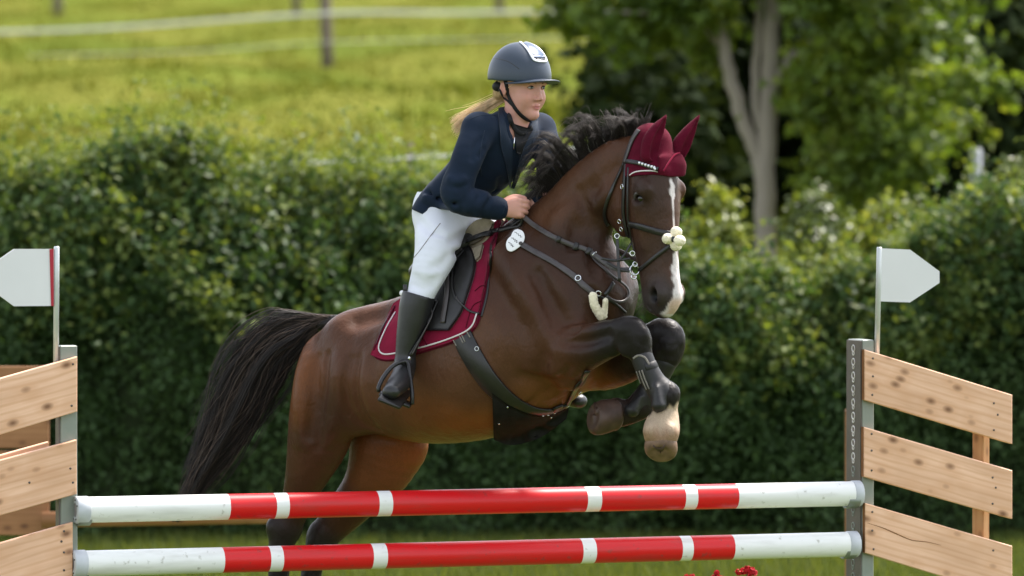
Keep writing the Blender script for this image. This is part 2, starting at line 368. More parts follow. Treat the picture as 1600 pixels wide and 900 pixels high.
# ribbons, tubes, patches, hair
def ribbon_geo(pts, nrm, width, thick):
    pts = np.array(pts); n = len(pts); nrm = np.array(nrm)
    t = np.gradient(pts, axis=0); t /= np.linalg.norm(t, axis=1)[:, None] + 1e-9
    sd_ = np.cross(t, nrm); sd_ /= np.linalg.norm(sd_, axis=1)[:, None] + 1e-9
    nn = np.cross(sd_, t)
    w = (np.full(n, width) if np.isscalar(width) else np.interp(np.linspace(0, 1, n), np.linspace(0, 1, len(width)), width))[:, None] / 2
    e = thick * .35
    prof = [(-1, 0, 0), (-1, thick * .6, 0), (-1, thick, e), (1, thick, e), (1, thick * .6, 0), (1, 0, 0)]
    V = np.stack([pts + sd_ * (w - q[2]) * q[0] + nn * q[1] for q in prof], 1).reshape(-1, 3)
    m = len(prof); F = []
    for i in range(n - 1):
        for j in range(m): F.append((i * m + j, i * m + (j + 1) % m, (i + 1) * m + (j + 1) % m, (i + 1) * m + j))
    caps = np.array([list(range(m))[::-1], [(n - 1) * m + j for j in range(m)]])
    return V, [np.array(F), caps]
def join_geo(gs):
    V = []; D = {}; o = 0
    for v, F in gs:
        if isinstance(F, np.ndarray): F = [F]
        V.append(v)
        for f in F:
            f = np.asarray(f)
            if len(f): D.setdefault(f.shape[1], []).append(f + o)
        o += len(v)
    return np.vstack(V), [np.vstack(x) for x in D.values()]
def surf_path(bvh, pxs, n, off=0.003, smooth=3):
    """pxs of (px,py) on the surface or (px,py,d) in the air; returns points, normals"""
    k = max((len(q) for q in pxs)); A = []
    q2 = cr([q[:2] for q in pxs], n)
    free = None
    if k == 3:
        key = np.linspace(0, 1, len(pxs))
        L = np.concatenate([[0], np.cumsum(np.linalg.norm(np.diff(np.array([q[:2] for q in pxs], float), axis=0), axis=1))]); key = L / L[-1]
        dv = np.array([q[2] if len(q) == 3 else np.nan for q in pxs], float)
        free = (key, dv)
    pts = []; nr = []
    for i, (x, y) in enumerate(q2):
        s = i / (n - 1); h = hit(bvh, x, y) if bvh is not None else None
        d = None
        if free is not None:
            j = min(np.searchsorted(free[0], s, side='right') - 1, len(free[0]) - 2); j = max(j, 0)
            a, b = free[1][j], free[1][j + 1]
            if not np.isnan(a) and not np.isnan(b):
                u = (s - free[0][j]) / (free[0][j + 1] - free[0][j] + 1e-9); d = a + (b - a) * u
        if d is not None: pts.append(P(x, y, d)); nr.append(np.array([0, -1.0, .15]))
        elif h is not None: pts.append(h[0] + h[1] * off); nr.append(h[1])
        else: pts.append(None); nr.append(None)
    good = [i for i in range(n) if pts[i] is not None]
    Pm = np.array([pts[i] for i in good]); Nm = np.array([nr[i] for i in good])
    Pm = np.column_stack([np.interp(np.arange(n), good, Pm[:, c]) for c in range(3)]); Nm = np.column_stack([np.interp(np.arange(n), good, Nm[:, c]) for c in range(3)])
    for _ in range(smooth):
        Pm[1:-1] = (Pm[:-2] + 2 * Pm[1:-1] + Pm[2:]) / 4; Nm[1:-1] = (Nm[:-2] + 2 * Nm[1:-1] + Nm[2:]) / 4
    Nm /= np.linalg.norm(Nm, axis=1)[:, None]
    return Pm, Nm
def tube_geo(pts, rad, n=8, caps=True, flat=None):
    pts = np.array(pts, float); m = len(pts)
    r = np.full(m, rad) if np.isscalar(rad) else np.interp(np.linspace(0, 1, m), np.linspace(0, 1, len(rad)), rad)
    t = np.gradient(pts, axis=0); t /= np.linalg.norm(t, axis=1)[:, None] + 1e-9
    ref = np.array([0, 0, 1.0]) if abs(t[0][2]) < .9 else np.array([1.0, 0, 0])
    us = []; u = unit(np.cross(t[0], ref))
    for i in range(m):
        u = unit(u - t[i] * (u @ t[i])); us.append(u)
    us = np.array(us); vs = np.cross(t, us)
    a = np.linspace(0, 2 * math.pi, n, endpoint=False)
    V = (pts[:, None] + r[:, None, None] * (np.cos(a)[None, :, None] * us[:, None] + np.sin(a)[None, :, None] * vs[:, None])).reshape(-1, 3)
    i = np.arange(m - 1)[:, None] * n; j = np.arange(n)[None]; j2 = (j + 1) % n
    F = [np.stack([i + j, i + j2, i + n + j2, i + n + j], -1).reshape(-1, 4)]
    if caps: F.append(np.array([list(range(n))[::-1], [(m - 1) * n + q for q in range(n)]]))
    return V, F
def ring_geo(c, nrm, r, tube, n=18, k=6):
    nrm = unit(nrm); u = unit(np.cross(nrm, [0.3, .2, 1])); v = np.cross(nrm, u)
    a = np.linspace(0, 2 * math.pi, n, endpoint=False); b = np.linspace(0, 2 * math.pi, k, endpoint=False)
    V = []
    for x in a:
        e = u * math.cos(x) + v * math.sin(x)
        for y in b: V.append(c + e * (r + tube * math.cos(y)) + nrm * tube * math.sin(y))
    F = [(i * k + j, i * k + (j + 1) % k, ((i + 1) % n) * k + (j + 1) % k, ((i + 1) % n) * k + j) for i in range(n) for j in range(k)]
    return np.array(V), [np.array(F)]
def box_geo(c, ax, half, bev=.0):
    """oriented box: ax three unit vectors, half sizes; small chamfer via inset corners"""
    c = np.array(c); ax = [unit(a) for a in ax]; h = np.array(half)
    if bev <= 0:
        V = np.array([c + ax[0] * h[0] * i + ax[1] * h[1] * j + ax[2] * h[2] * k for i in (-1, 1) for j in (-1, 1) for k in (-1, 1)])
        return V, [np.array([(0, 1, 3, 2), (4, 6, 7, 5), (0, 4, 5, 1), (2, 3, 7, 6), (0, 2, 6, 4), (1, 5, 7, 3)])]
    V = []; id_ = {}
    for i in (-1, 1):
        for j in (-1, 1):
            for k in (-1, 1):
                for a in range(3):
                    s = [h[0] - bev, h[1] - bev, h[2] - bev]; s[a] = h[a]
                    id_[i, j, k, a] = len(V); V.append(c + ax[0] * s[0] * i + ax[1] * s[1] * j + ax[2] * s[2] * k)
    F4 = []; F3 = []
    for a in range(3):
        b, d = (a + 1) % 3, (a + 2) % 3
        for sg in (-1, 1):
            def g(x, y):
                q = [0, 0, 0]; q[a] = sg; q[b] = x; q[d] = y; return id_[q[0], q[1], q[2], a]
            f = [g(-1, -1), g(1, -1), g(1, 1), g(-1, 1)]; F4.append(f if sg > 0 else f[::-1])
        for x in (-1, 1):
            for y in (-1, 1):
                def g2(z, w_):
                    q = [0, 0, 0]; q[a] = z; q[b] = x; q[d] = y; return id_[q[0], q[1], q[2], w_]
                f = [g2(-1, b), g2(1, b), g2(1, d), g2(-1, d)]; F4.append(f if x * y < 0 else f[::-1])
    for i in (-1, 1):
        for j in (-1, 1):
            for k in (-1, 1):
                f = [id_[i, j, k, q] for q in range(3)]; F3.append(f if i * j * k > 0 else f[::-1])
    return np.array(V), [np.array(F4), np.array(F3)]
def patch_geo(bvh, top, bot, nu, nv, off, thick, bulge=0.0, back=None, smooth=2, depth=None):
    """surface patch between two px polylines (top, bot) laid on bvh and thickened"""
    a = cr(top, nu); b = cr(bot, nu); G = np.zeros((nu, nv, 3)); N = np.zeros((nu, nv, 3)); ok = np.zeros((nu, nv), bool)
    for i in range(nu):
        for j in range(nv):
            t = j / (nv - 1); q = a[i] * (1 - t) + b[i] * t; h = hit(bvh, *q)
            if h is not None: G[i, j], N[i, j] = h; ok[i, j] = True
    for i in range(nu):
        for j in range(nv):
            if not ok[i, j]:
                t = j / (nv - 1); q = a[i] * (1 - t) + b[i] * t
                g = np.argwhere(ok); z = g[np.argmin(((g - [i, j]) ** 2).sum(1))]
                dd = proj(G[z[0], z[1]])[2]; G[i, j] = P(q[0], q[1], dd); N[i, j] = N[z[0], z[1]]
    for _ in range(smooth):
        for A in (G, N):
            B = A.copy(); B[1:-1, 1:-1] = (A[:-2, 1:-1] + A[2:, 1:-1] + A[1:-1, :-2] + A[1:-1, 2:] + 2 * A[1:-1, 1:-1]) / 6
            for e_ in (0, -1):
                B[e_, 1:-1] = (A[e_, :-2] + 2 * A[e_, 1:-1] + A[e_, 2:]) / 4; B[1:-1, e_] = (A[:-2, e_] + 2 * A[1:-1, e_] + A[2:, e_]) / 4
            A[:] = B
    N /= np.linalg.norm(N, axis=2)[..., None]
    ii = np.linspace(0, 1, nu)[:, None]; jj = np.linspace(0, 1, nv)[None]
    bl = bulge * (1 - (2 * ii - 1) ** 6) * (1 - (2 * jj - 1) ** 6)
    O = G + N * (off + thick + bl)[..., None]; I = G + N * (off)
    return grid_solid(O, I)
def grid_solid(O, I):
    nu, nv = O.shape[:2]; V = np.vstack([O.reshape(-1, 3), I.reshape(-1, 3)]); m = nu * nv
    i = np.arange(nu - 1)[:, None]; j = np.arange(nv - 1)[None]
    q = np.stack([i * nv + j, (i + 1) * nv + j, (i + 1) * nv + j + 1, i * nv + j + 1], -1).reshape(-1, 4)
    ring = [k * nv for k in range(nu)] + [(nu - 1) * nv + k for k in range(1, nv)] + [k * nv + nv - 1 for k in range(nu - 2, -1, -1)] + [k for k in range(nv - 2, 0, -1)]
    ring = np.array(ring); r2 = np.roll(ring, -1)
    side = np.stack([ring, ring + m, r2 + m, r2], 1)
    return V, [np.vstack([q[:, ::-1], q + m, side])]
def hair_geo(C, rad):
    """C (N,M,3) strands, rad (M,) or (N,M): three-sided tapering hairs"""
    N_, m = C.shape[:2]
    t = np.gradient(C, axis=1); t /= np.linalg.norm(t, axis=2)[..., None] + 1e-9
    ref = np.array([0.2, -1, .1]); u = np.cross(t, ref); u /= np.linalg.norm(u, axis=2)[..., None] + 1e-9; v = np.cross(t, u)
    r = np.broadcast_to(rad, (N_, m))[..., None]
    V = np.stack([C + r * (u * math.cos(a) + v * math.sin(a)) for a in (0, 2.094, 4.189)], 2).reshape(-1, 3)
    b = (np.arange(N_)[:, None, None] * m + np.arange(m - 1)[None, :, None]) * 3; j = np.arange(3)[None, None]; j2 = (j + 1) % 3
    F = np.stack([b + j, b + j2, b + 3 + j2, b + 3 + j], -1).reshape(-1, 4)
    return V, [F]
def leaves_geo(C, size, nrm, asp=.55, fold=.25):
    """folded rhombic leaves at C facing nrm"""
    n = len(C); nrm = nrm / (np.linalg.norm(nrm, axis=1)[:, None] + 1e-9)
    r = rng.normal(size=(n, 3)); ax = np.cross(nrm, r); ax /= np.linalg.norm(ax, axis=1)[:, None] + 1e-9; sd_ = np.cross(nrm, ax)
    s = np.broadcast_to(size, n)[:, None]
    V = np.stack([C - ax * s * .5, C + sd_ * s * asp * .5 - ax * s * .05 + nrm * s * fold * .5, C + ax * s * .5 - nrm * s * .08, C - sd_ * s * asp * .5 - ax * s * .05 + nrm * s * fold * .5], 1).reshape(-1, 3)
    i = np.arange(n)[:, None] * 4
    return V, [np.hstack([i, i + 1, i + 2]).astype(np.int32), np.hstack([i, i + 2, i + 3]).astype(np.int32)]
def blades_geo(C, h, wd, lean=.5):
    n = len(C); a = rng.uniform(0, 6.283, n); d = np.stack([np.cos(a), np.sin(a), 0 * a], 1); pz = np.stack([-np.sin(a), np.cos(a), 0 * a], 1)
    h = np.broadcast_to(h, n)[:, None]; wd = np.broadcast_to(wd, n)[:, None]; l = rng.uniform(.05, lean, n)[:, None]
    up = np.array([0, 0, 1.0])
    V = np.stack([C - pz * wd, C + pz * wd, C + up * h * .6 + d * h * l * .4 + pz * wd * .7, C + up * h * .6 + d * h * l * .4 - pz * wd * .7, C + up * h * (1 - .3 * l) + d * h * l], 1).reshape(-1, 3)
    i = np.arange(n)[:, None] * 5
    return V, [np.hstack([i, i + 1, i + 2, i + 3]).astype(np.int32), np.hstack([i + 3, i + 2, i + 4]).astype(np.int32)]
# ================================================================ the setting
def ground_z(x, y):
    y = np.asarray(y, float); x = np.asarray(x, float)
    t = np.clip((y - 16.0) / 16.0, 0, 1); t = t * t * (3 - 2 * t)
    z = 2.44 * t + np.clip(y - 32, 0, 170) * .0475 + np.clip(y - 202.8, 0, 600) * .02
    z = z + np.clip((y - 24) / 20, 0, 1) * (.10 * np.sin(x * .55 + y * .21) + .07 * np.sin(x * 1.3 - y * .37 + 1))
    return z
ys = np.concatenate([np.linspace(-60, 5, 14), np.linspace(6, 40, 100), np.linspace(40.5, 110, 120), np.linspace(114, 800, 60)])
xs = np.concatenate([np.linspace(-500, -14, 22), np.linspace(-13.6, 13.6, 90), np.linspace(14, 500, 22)])
GX, GY = np.meshgrid(xs, ys, indexing='ij')
GV = np.stack([GX, GY, ground_z(GX, GY)], -1).reshape(-1, 3)
i = np.arange(len(xs) - 1)[:, None] * len(ys); j = np.arange(len(ys) - 1)[None]
GF = np.stack([i + j, i + len(ys) + j, i + len(ys) + j + 1, i + j + 1], -1).reshape(-1, 4)
gm = bpy.data.materials.new('meadow_ground'); gm.use_nodes = True
n = gm.node_tree; b = n.nodes['Principled BSDF']; L = n.links.new
tc = n.nodes.new('ShaderNodeTexCoord')
def noise(sc, det, stretch=(1, 1, 1)):
    mp = n.nodes.new('ShaderNodeMapping'); mp.inputs['Scale'].default_value = stretch; L(tc.outputs['Object'], mp.inputs[0])
    q = n.nodes.new('ShaderNodeTexNoise'); q.inputs['Scale'].default_value = sc; q.inputs['Detail'].default_value = det; L(mp.outputs[0], q.inputs[0]); return q.outputs[0]
def ramp(f, stops):
    r = n.nodes.new('ShaderNodeValToRGB'); L(f, r.inputs[0]); e = r.color_ramp.elements
    for k, (p, c) in enumerate(stops):
        z = e[k] if k < 2 else e.new(p); z.position = p; z.color = (*c, 1)
    return r.outputs[0]
c1 = ramp(noise(.30, 6, (1, .35, 1)), [(.28, (.066, .094, .018)), (.45, (.098, .120, .021)), (.58, (.126, .126, .027)), (.75, (.084, .105, .018))])
c2 = ramp(noise(5, 4), [(.3, (.065, .088, .015)), (.7, (.125, .13, .028))])
mx = n.nodes.new('ShaderNodeMix'); mx.data_type = 'RGBA'; mx.inputs[0].default_value = .22; L(c1, mx.inputs[6]); L(c2, mx.inputs[7])
c3 = ramp(noise(9, 6), [(.3, (.040, .062, .014)), (.7, (.085, .11, .026))]); sx = n.nodes.new('ShaderNodeSeparateXYZ'); L(tc.outputs['Object'], sx.inputs[0])
ry = n.nodes.new('ShaderNodeMapRange'); ry.inputs[1].default_value = 14.5; ry.inputs[2].default_value = 18; L(sx.outputs['Y'], ry.inputs[0]); m3 = n.nodes.new('ShaderNodeMix'); m3.data_type = 'RGBA'; L(ry.outputs[0], m3.inputs[0]); L(c3, m3.inputs[6]); L(mx.outputs[2], m3.inputs[7]); L(m3.outputs[2], b.inputs['Base Color'])
b.inputs['Roughness'].default_value = .9; b.inputs['Specular IOR Level'].default_value = 0
g = mesh_np('ground', GV, GF, gm); g['kind'] = 'structure'
M['grass_near'] = leaf_mat('mown_grass', [(.055, .08, .017), (.09, .12, .026), (.125, .145, .036)], .35, .7, .15)
M['grass_far'] = leaf_mat('meadow_grass', [(.058, .082, .014), (.085, .108, .018), (.108, .116, .022), (.125, .115, .030)], .30, 1.0, 0, patch=.35)
N_ = 150000
c = np.stack([rng.uniform(-7.6, 7.6, N_), rng.uniform(7.0, 13.6, N_), np.zeros(N_)], 1); c[:, 2] = ground_z(c[:, 0], c[:, 1])
o = mesh_np('grass', *blades_geo(c, rng.uniform(.04, .11, N_), .0035), M['grass_near']); tag(o, 'short mown grass strip running along the foot of the hedge', 'grass', kind='stuff')
N_ = 130000
yy = 18 + 99 * rng.random(N_) ** 1.15; xx = rng.uniform(-1, 1, N_) * (yy + 22) * .19 - .5
c = np.stack([xx, yy, ground_z(xx, yy)], 1); tuft = (np.sin(xx * 2.1 + 3 * np.sin(yy * .6)) * np.sin(yy * .9 + 2 * np.sin(xx * .7)) > .72)
o = mesh_np('meadow_grass', *blades_geo(c, np.where(tuft, rng.uniform(.08, .2, N_), rng.uniform(.015, .045, N_)), np.where(tuft, .018, .022), .9), M['grass_far']); tag(o, 'rough sunlit yellow green grass covering the sloping meadow', 'grass', kind='stuff')

# ---- hedge
HX = [-9, -4.0, -3.2, -2.6, -2.0, -1.6, -1.0, -.6, .2, 1.0, 1.4, 2.0, 2.5, 2.9, 3.2, 4.2, 9]
HH = [2.20, 2.20, 2.24, 2.36, 2.42, 2.28, 2.22, 2.20, 2.12, 1.84, 1.58, 1.62, 1.84, 2.04, 2.14, 2.16, 2.1]
def hedge_h(x): return np.interp(x, HX, HH) + .05 * np.sin(x * 5.1) + .03 * np.sin(x * 13 + 1)
def hedge_y(x, z): return 12.35 + .75 * np.clip((z - 1.05) / 1.3, 0, 1.2) ** 1.6 + .13 * np.sin(x * 2.3 + z * 1.7) + .09 * np.sin(x * 5.7 - z * 3.1 + 1) + .06 * np.sin(z * 9 + x * 8)
hx = np.linspace(-8.6, 8.6, 140); V = []; F = []
prof = [(0, .0), (.2, .0), (.45, 0), (.7, 0), (.88, .03), (.95, .2), (.96, .6), (.95, 1.0), (.7, 1.2), (.3, 1.25), (0, 1.25)]
for x in hx:
    for (a, dy) in prof:
        z = a * hedge_h(x); V.append((x, hedge_y(x, z) + .20 + dy, z))
m = len(prof)
for i in range(len(hx) - 1):
    for j in range(m - 1): F.append((i * m + j, (i + 1) * m + j, (i + 1) * m + j + 1, i * m + j + 1))
hd = empty('hedge', 'tall dense dark green clipped hedge along the back of the arena', 'hedge', (0, 13, 0))
M['hedge_core'] = mat('hedge_inside', (.024, .036, .014), .95, .1, .4, 8)
mesh_np('branch_core', np.array(V), np.array(F), M['hedge_core'], hd)
def hedge_leaves(N_, depth, sz, up):
    x = rng.uniform(-8.4, 8.4, N_); h = hedge_h(x); z = h * rng.random(N_) ** .9
    lump = .5 + .5 * np.sin(x * 9 + 4 * np.sin(z * 3.1)) * np.sin(z * 8 + 3 * np.sin(x * 2.7))
    y = hedge_y(x, z) + rng.exponential(depth, N_) + .10 * (1 - lump) - .05
    c = np.stack([x, y, z], 1); nr = rng.normal(size=(N_, 3)) * .75 + np.array([0, -.7, up])
    return leaves_geo(c, rng.uniform(*sz, N_), nr)
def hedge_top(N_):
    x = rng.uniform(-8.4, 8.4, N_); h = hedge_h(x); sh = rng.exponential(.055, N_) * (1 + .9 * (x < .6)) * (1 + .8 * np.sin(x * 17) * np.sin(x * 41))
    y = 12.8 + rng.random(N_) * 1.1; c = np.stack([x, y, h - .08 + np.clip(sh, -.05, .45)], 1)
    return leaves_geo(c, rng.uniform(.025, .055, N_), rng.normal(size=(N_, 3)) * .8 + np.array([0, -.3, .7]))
M['hedge_leaf'] = leaf_mat('hedge_leaf', [(.024, .050, .015), (.044, .084, .025), (.060, .108, .034), (.088, .135, .048)], .35, .5, .2, patch=1.1)
M['hedge_top'] = leaf_mat('hedge_shoot_backlit_tone', [(.070, .108, .024), (.115, .165, .036), (.18, .22, .052)], .42, .5, .25)  # lighter leaf colour paints the backlight into the hedge's top shoots
def hedge_sprays(nc, per):
    x = rng.uniform(-8.4, 8.4, nc); z = hedge_h(x) * rng.random(nc) ** .75; y = hedge_y(x, z) - rng.uniform(-.04, .16, nc) * (.5 + .5 * z / 2.3)
    sd_ = rng.uniform(.04, .11, nc); i_ = np.repeat(np.arange(nc), per); c = np.stack([x, y, z], 1)[i_] + rng.normal(size=(nc * per, 3)) * sd_[i_][:, None] * np.array([1, .8, 1.25])
    c = c[c[:, 2] > .02]; nr = rng.normal(size=(len(c), 3)) * .7 + np.array([0, -.55, .5]); sz_ = rng.uniform(.034, .064, len(c)) * (1 + .35 * (c[:, 2] > 1.4)); return leaves_geo(c, sz_, nr)
o = mesh_np('leaves', *join_geo([hedge_leaves(62000, .09, (.03, .062), .35), hedge_sprays(2000, 38)]), M['hedge_leaf'], hd); o['kind'] = 'stuff'
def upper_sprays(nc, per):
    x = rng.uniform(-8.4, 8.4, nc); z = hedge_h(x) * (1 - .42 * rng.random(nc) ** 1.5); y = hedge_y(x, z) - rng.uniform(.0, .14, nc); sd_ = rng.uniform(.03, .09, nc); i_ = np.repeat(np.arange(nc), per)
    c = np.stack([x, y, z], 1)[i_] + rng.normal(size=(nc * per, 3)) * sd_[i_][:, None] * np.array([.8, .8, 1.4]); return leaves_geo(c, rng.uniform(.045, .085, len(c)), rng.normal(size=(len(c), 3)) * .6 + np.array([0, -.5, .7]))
o = mesh_np('backlit_tone_shoots', *join_geo([hedge_top(38000), upper_sprays(980, 30)]), M['hedge_top'], hd); o['kind'] = 'stuff'

# ---- trees and shrubs
M['bark_pale'] = mat('pale_bark', (.30, .265, .22), .85, .2, .3, 9, .7, 14, stretch=(1, 1, .25), col2=(.20, .175, .145), bdist=.02)
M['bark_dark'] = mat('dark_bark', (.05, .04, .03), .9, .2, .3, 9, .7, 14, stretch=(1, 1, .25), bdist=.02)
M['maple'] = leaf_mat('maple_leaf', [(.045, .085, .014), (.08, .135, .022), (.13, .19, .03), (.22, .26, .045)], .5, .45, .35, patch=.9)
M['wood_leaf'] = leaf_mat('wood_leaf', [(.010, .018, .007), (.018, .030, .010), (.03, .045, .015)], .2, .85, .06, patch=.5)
M['lime'] = leaf_mat('lime_leaf', [(.10, .145, .028), (.16, .205, .042), (.24, .265, .065)], .45, .4, .4)
M['shrub'] = leaf_mat('shrub_leaf', [(.04, .07, .015), (.075, .11, .025), (.12, .15, .035)], .35, .38, .5)
def clumps(lst, per, d0, dd, spread=1.0, sig=.24):
    """lst of px ellipses (cx,cy,rx,ry) at depth d0 +- dd; returns leaf centres and outward normals"""
    C = []; Nn = []
    for (cx, cy, rx, ry) in lst:
        k = int(per * rx * ry / 5000)
        d = d0 + rng.normal(0, dd * .5); sc = (DIST + d) / FPX
        cen = P(cx, cy, d); nsub = max(4, k // 55)
        sub = rng.normal(size=(nsub, 3)); sub /= np.linalg.norm(sub, axis=1)[:, None]; sub *= (rng.random(nsub) ** .4)[:, None]
        rz = np.array([rx * sc, max(rx, ry) * sc * .9, ry * sc]) * spread
        sp = cen + sub * rz
        w_ = rng.integers(0, nsub, k); q = rng.normal(size=(k, 3)) * np.minimum(rz, .5)[None] * sig
        p = sp[w_] + q; C.append(p); o_ = p - cen; o_ /= np.linalg.norm(o_, axis=1)[:, None] + 1e-6
        Nn.append(o_ * .5 + rng.normal(size=(k, 3)) * .6 + np.array([0, -.1, .45]))
    return np.vstack(C), np.vstack(Nn)
def limb(pts, rad, n=10):
    pts = cr(np.array(pts), max(6, len(pts) * 5)); pts[1:-1] += rng.normal(size=(len(pts) - 2, 3)) * rad[0] * .10
    return tube_geo(pts, rad, n)
D1 = 22.0
def q(x, y, d=D1): return P(x, y, d)
tr = empty('maple_tree', 'young maple tree with a pale forked trunk rising behind the hedge', 'tree', tuple(P(1196, 470, D1)))
tg = [limb([q(1192, 590), q(1196, 420), q(1194, 330), q(1198, 250), q(1200, 160), q(1207, 60), q(1212, -60), q(1216, -260)], [.092, .088, .084, .08, .075, .068, .055, .03]),
      limb([q(1190, 268), q(1172, 215), q(1150, 150), q(1130, 80), q(1118, 0), q(1100, -150)], [.062, .058, .054, .048, .04, .02]),
      limb([q(1186, 200), q(1180, 140), q(1184, 60), q(1190, -80)], [.04, .035, .03, .015]),
      limb([q(1206, 130), q(1260, 70), q(1340, 30), q(1420, 20)], [.05, .04, .03, .012]),
      limb([q(1130, 70), q(1070, 30), q(1000, 20), q(930, 20)], [.035, .03, .02, .01])]
mesh_np('trunk', *join_geo(tg), M['bark_pale'], tr)
left = [(900, 18, 62, 34), (975, 36, 75, 50), (1060, 50, 70, 55), (1100, 92, 26, 28), (1085, 10, 70, 45), (1010, 85, 45, 22), (1140, -10, 45, 40)]
right = [(1290, 40, 70, 95), (1350, 40, 110, 110), (1450, 60, 90, 90), (1505, 120, 52, 44), (1320, 165, 85, 80), (1400, 180, 105, 75), (1480, 190, 55, 40), (1350, 265, 75, 60), (1288, 285, 44, 75), (1420, 262, 65, 42), (1395, 318, 42, 32), (1300, 345, 62, 45), (1575, 132, 30, 24), (1525, 215, 26, 18)]
above = [(1100 + 130 * a, -120 - 150 * b_, 150, 130) for a in range(-1, 4) for b_ in range(3)]
C, Nn = clumps(left + right, 620, D1 - .1, .9); o = mesh_np('crown', *leaves_geo(C, rng.uniform(.06, .13, len(C)), Nn, .8), M['maple'], tr); o['kind'] = 'stuff'
C, Nn = clumps(above, 200, D1 + .2, 1.4); o = mesh_np('upper_crown', *leaves_geo(C, rng.uniform(.09, .16, len(C)), Nn, .8), M['maple'], tr); o['kind'] = 'stuff'
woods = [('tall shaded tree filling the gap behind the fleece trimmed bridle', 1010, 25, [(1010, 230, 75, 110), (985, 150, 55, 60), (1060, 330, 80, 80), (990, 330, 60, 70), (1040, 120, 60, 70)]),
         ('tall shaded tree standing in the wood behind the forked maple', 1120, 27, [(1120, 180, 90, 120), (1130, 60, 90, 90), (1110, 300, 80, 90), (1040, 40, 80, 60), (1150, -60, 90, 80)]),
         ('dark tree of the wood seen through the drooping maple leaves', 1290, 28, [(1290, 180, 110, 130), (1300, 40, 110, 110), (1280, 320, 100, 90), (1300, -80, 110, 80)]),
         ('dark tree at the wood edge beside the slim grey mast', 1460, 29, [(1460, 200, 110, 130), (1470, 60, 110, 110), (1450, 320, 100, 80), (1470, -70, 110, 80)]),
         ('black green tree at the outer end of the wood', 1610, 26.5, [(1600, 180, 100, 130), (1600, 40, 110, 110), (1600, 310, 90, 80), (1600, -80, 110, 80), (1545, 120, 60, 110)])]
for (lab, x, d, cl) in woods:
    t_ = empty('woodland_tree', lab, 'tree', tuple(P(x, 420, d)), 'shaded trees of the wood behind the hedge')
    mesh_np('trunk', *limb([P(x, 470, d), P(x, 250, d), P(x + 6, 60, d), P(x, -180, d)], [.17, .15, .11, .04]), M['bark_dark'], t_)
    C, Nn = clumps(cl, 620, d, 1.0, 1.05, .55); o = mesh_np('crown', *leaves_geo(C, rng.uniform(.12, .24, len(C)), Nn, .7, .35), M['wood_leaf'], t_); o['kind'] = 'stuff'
shrubs = [('bright lime green bush beside the pale maple trunk', 1122, 17.0, 'lime', [(1116, 345, 50, 48), (1100, 385, 45, 35), (1132, 398, 36, 36)]),
          ('soft green bush under the drooping maple branches', 1260, 17.6, 'shrub', [(1280, 350, 45, 55), (1268, 395, 40, 40), (1295, 385, 55, 40)]),
          ('bush with yellowish sprigs right behind the white marker flag', 1390, 17.2, 'lime', [(1385, 350, 60, 40), (1430, 370, 50, 40), (1345, 385, 45, 35)]),
          ('tall leafy bush in front of the slim grey mast', 1530, 16.6, 'shrub', [(1485, 348, 45, 36), (1585, 315, 40, 50), (1590, 350, 50, 60), (1480, 365, 50, 40), (1535, 375, 60, 36)]),
          ('thin weed sprig poking out above the hedge top', 290, 12.9, 'shrub', [(290, 215, 9, 26), (292, 240, 14, 20), (240, 222, 6, 30)])]
for (lab, x, d, mm, cl) in shrubs:
    t_ = empty('shrub', lab, 'bush', tuple(P(x, 460, d)))
    mesh_np('stem', *join_geo([limb([P(x, 750 if x > 300 else 300, d), P((x + cx) / 2, (cl[0][1] + cy) / 2 + 25, d), P(cx, cy - ry * .6, d)], [.02, .014, .004], 6) for (cx, cy, rx, ry) in cl]), M['bark_dark'], t_)
    C, Nn = clumps(cl, 1150, d, .5); o = mesh_np('foliage', *leaves_geo(C, rng.uniform(.05, .085, len(C)), Nn, .6), M[mm], t_); o['kind'] = 'stuff'

# ---- paddock fences on the meadow
M['post_wood'] = mat('weathered_post', (.13, .105, .085), .85, .2, .3, 12, .6, 30, stretch=(1, 1, .2))
M['tape'] = mat('white_tape', (.62, .62, .56), .7, .3, .08, 3)
M['mast'] = mat('grey_mast', (.30, .32, .34), .5, .4, .08, 6)
def post(px, base, d, wpx, top, parent, lean=0):
    sc = (DIST + d) / FPX; b0 = P(px, base + 6, d); t0 = P(px - lean, top, d)
    pts = [b0 + (t0 - b0) * a for a in (0, .3, .6, .94, 1)]
    return mesh_np('post', *tube_geo(pts, [wpx * sc / 2 * f for f in (1.05, 1, .98, .95, .6)], 12), M['post_wood'], parent)
def tape(pts, hpx, parent, name='tape'):
    A = cr([tuple(P(*q_)) for q_ in pts], 40); sc = np.linalg.norm(A[0] - CAM) / FPX
    return mesh_np(name, *ribbon_geo(A, np.tile([0, -1.0, .05], (40, 1)), hpx * sc, .004), M['tape'], parent)
f1 = empty('paddock_fence', 'fence of white tape on stout wooden posts crossing the sunny meadow', 'fence', tuple(P(510, 108, 58)))
post(512, 108, 58, 19, -45, f1, 5); post(-420, 120, 58, 19, -30, f1); post(1180, 95, 58, 19, -60, f1)
tape([(-420, 62, 58), (0, 50, 57.9), (180, 43, 57.9), (506, 21, 57.8), (700, 20, 57.9), (835, 18, 57.9), (1180, 12, 58)], 5.5, f1)
tape([(-420, 98, 58), (0, 88, 57.9), (300, 80, 57.9), (508, 66, 57.8), (835, 60, 57.9), (1180, 55, 58)], 1.4, f1, 'lower_tape')
f2 = empty('paddock_fence', 'row of slimmer posts standing far up the slope above the white tape', 'fence', tuple(P(90, 38, 86)))
post(90, 39, 86, 15, -90, f2); post(463, 24, 90, 13, -95, f2); post(780, 14, 92, 14, -100, f2)
tape([(90, -40, 85.8), (463, -48, 89.8), (780, -56, 91.8)], 5, f2)
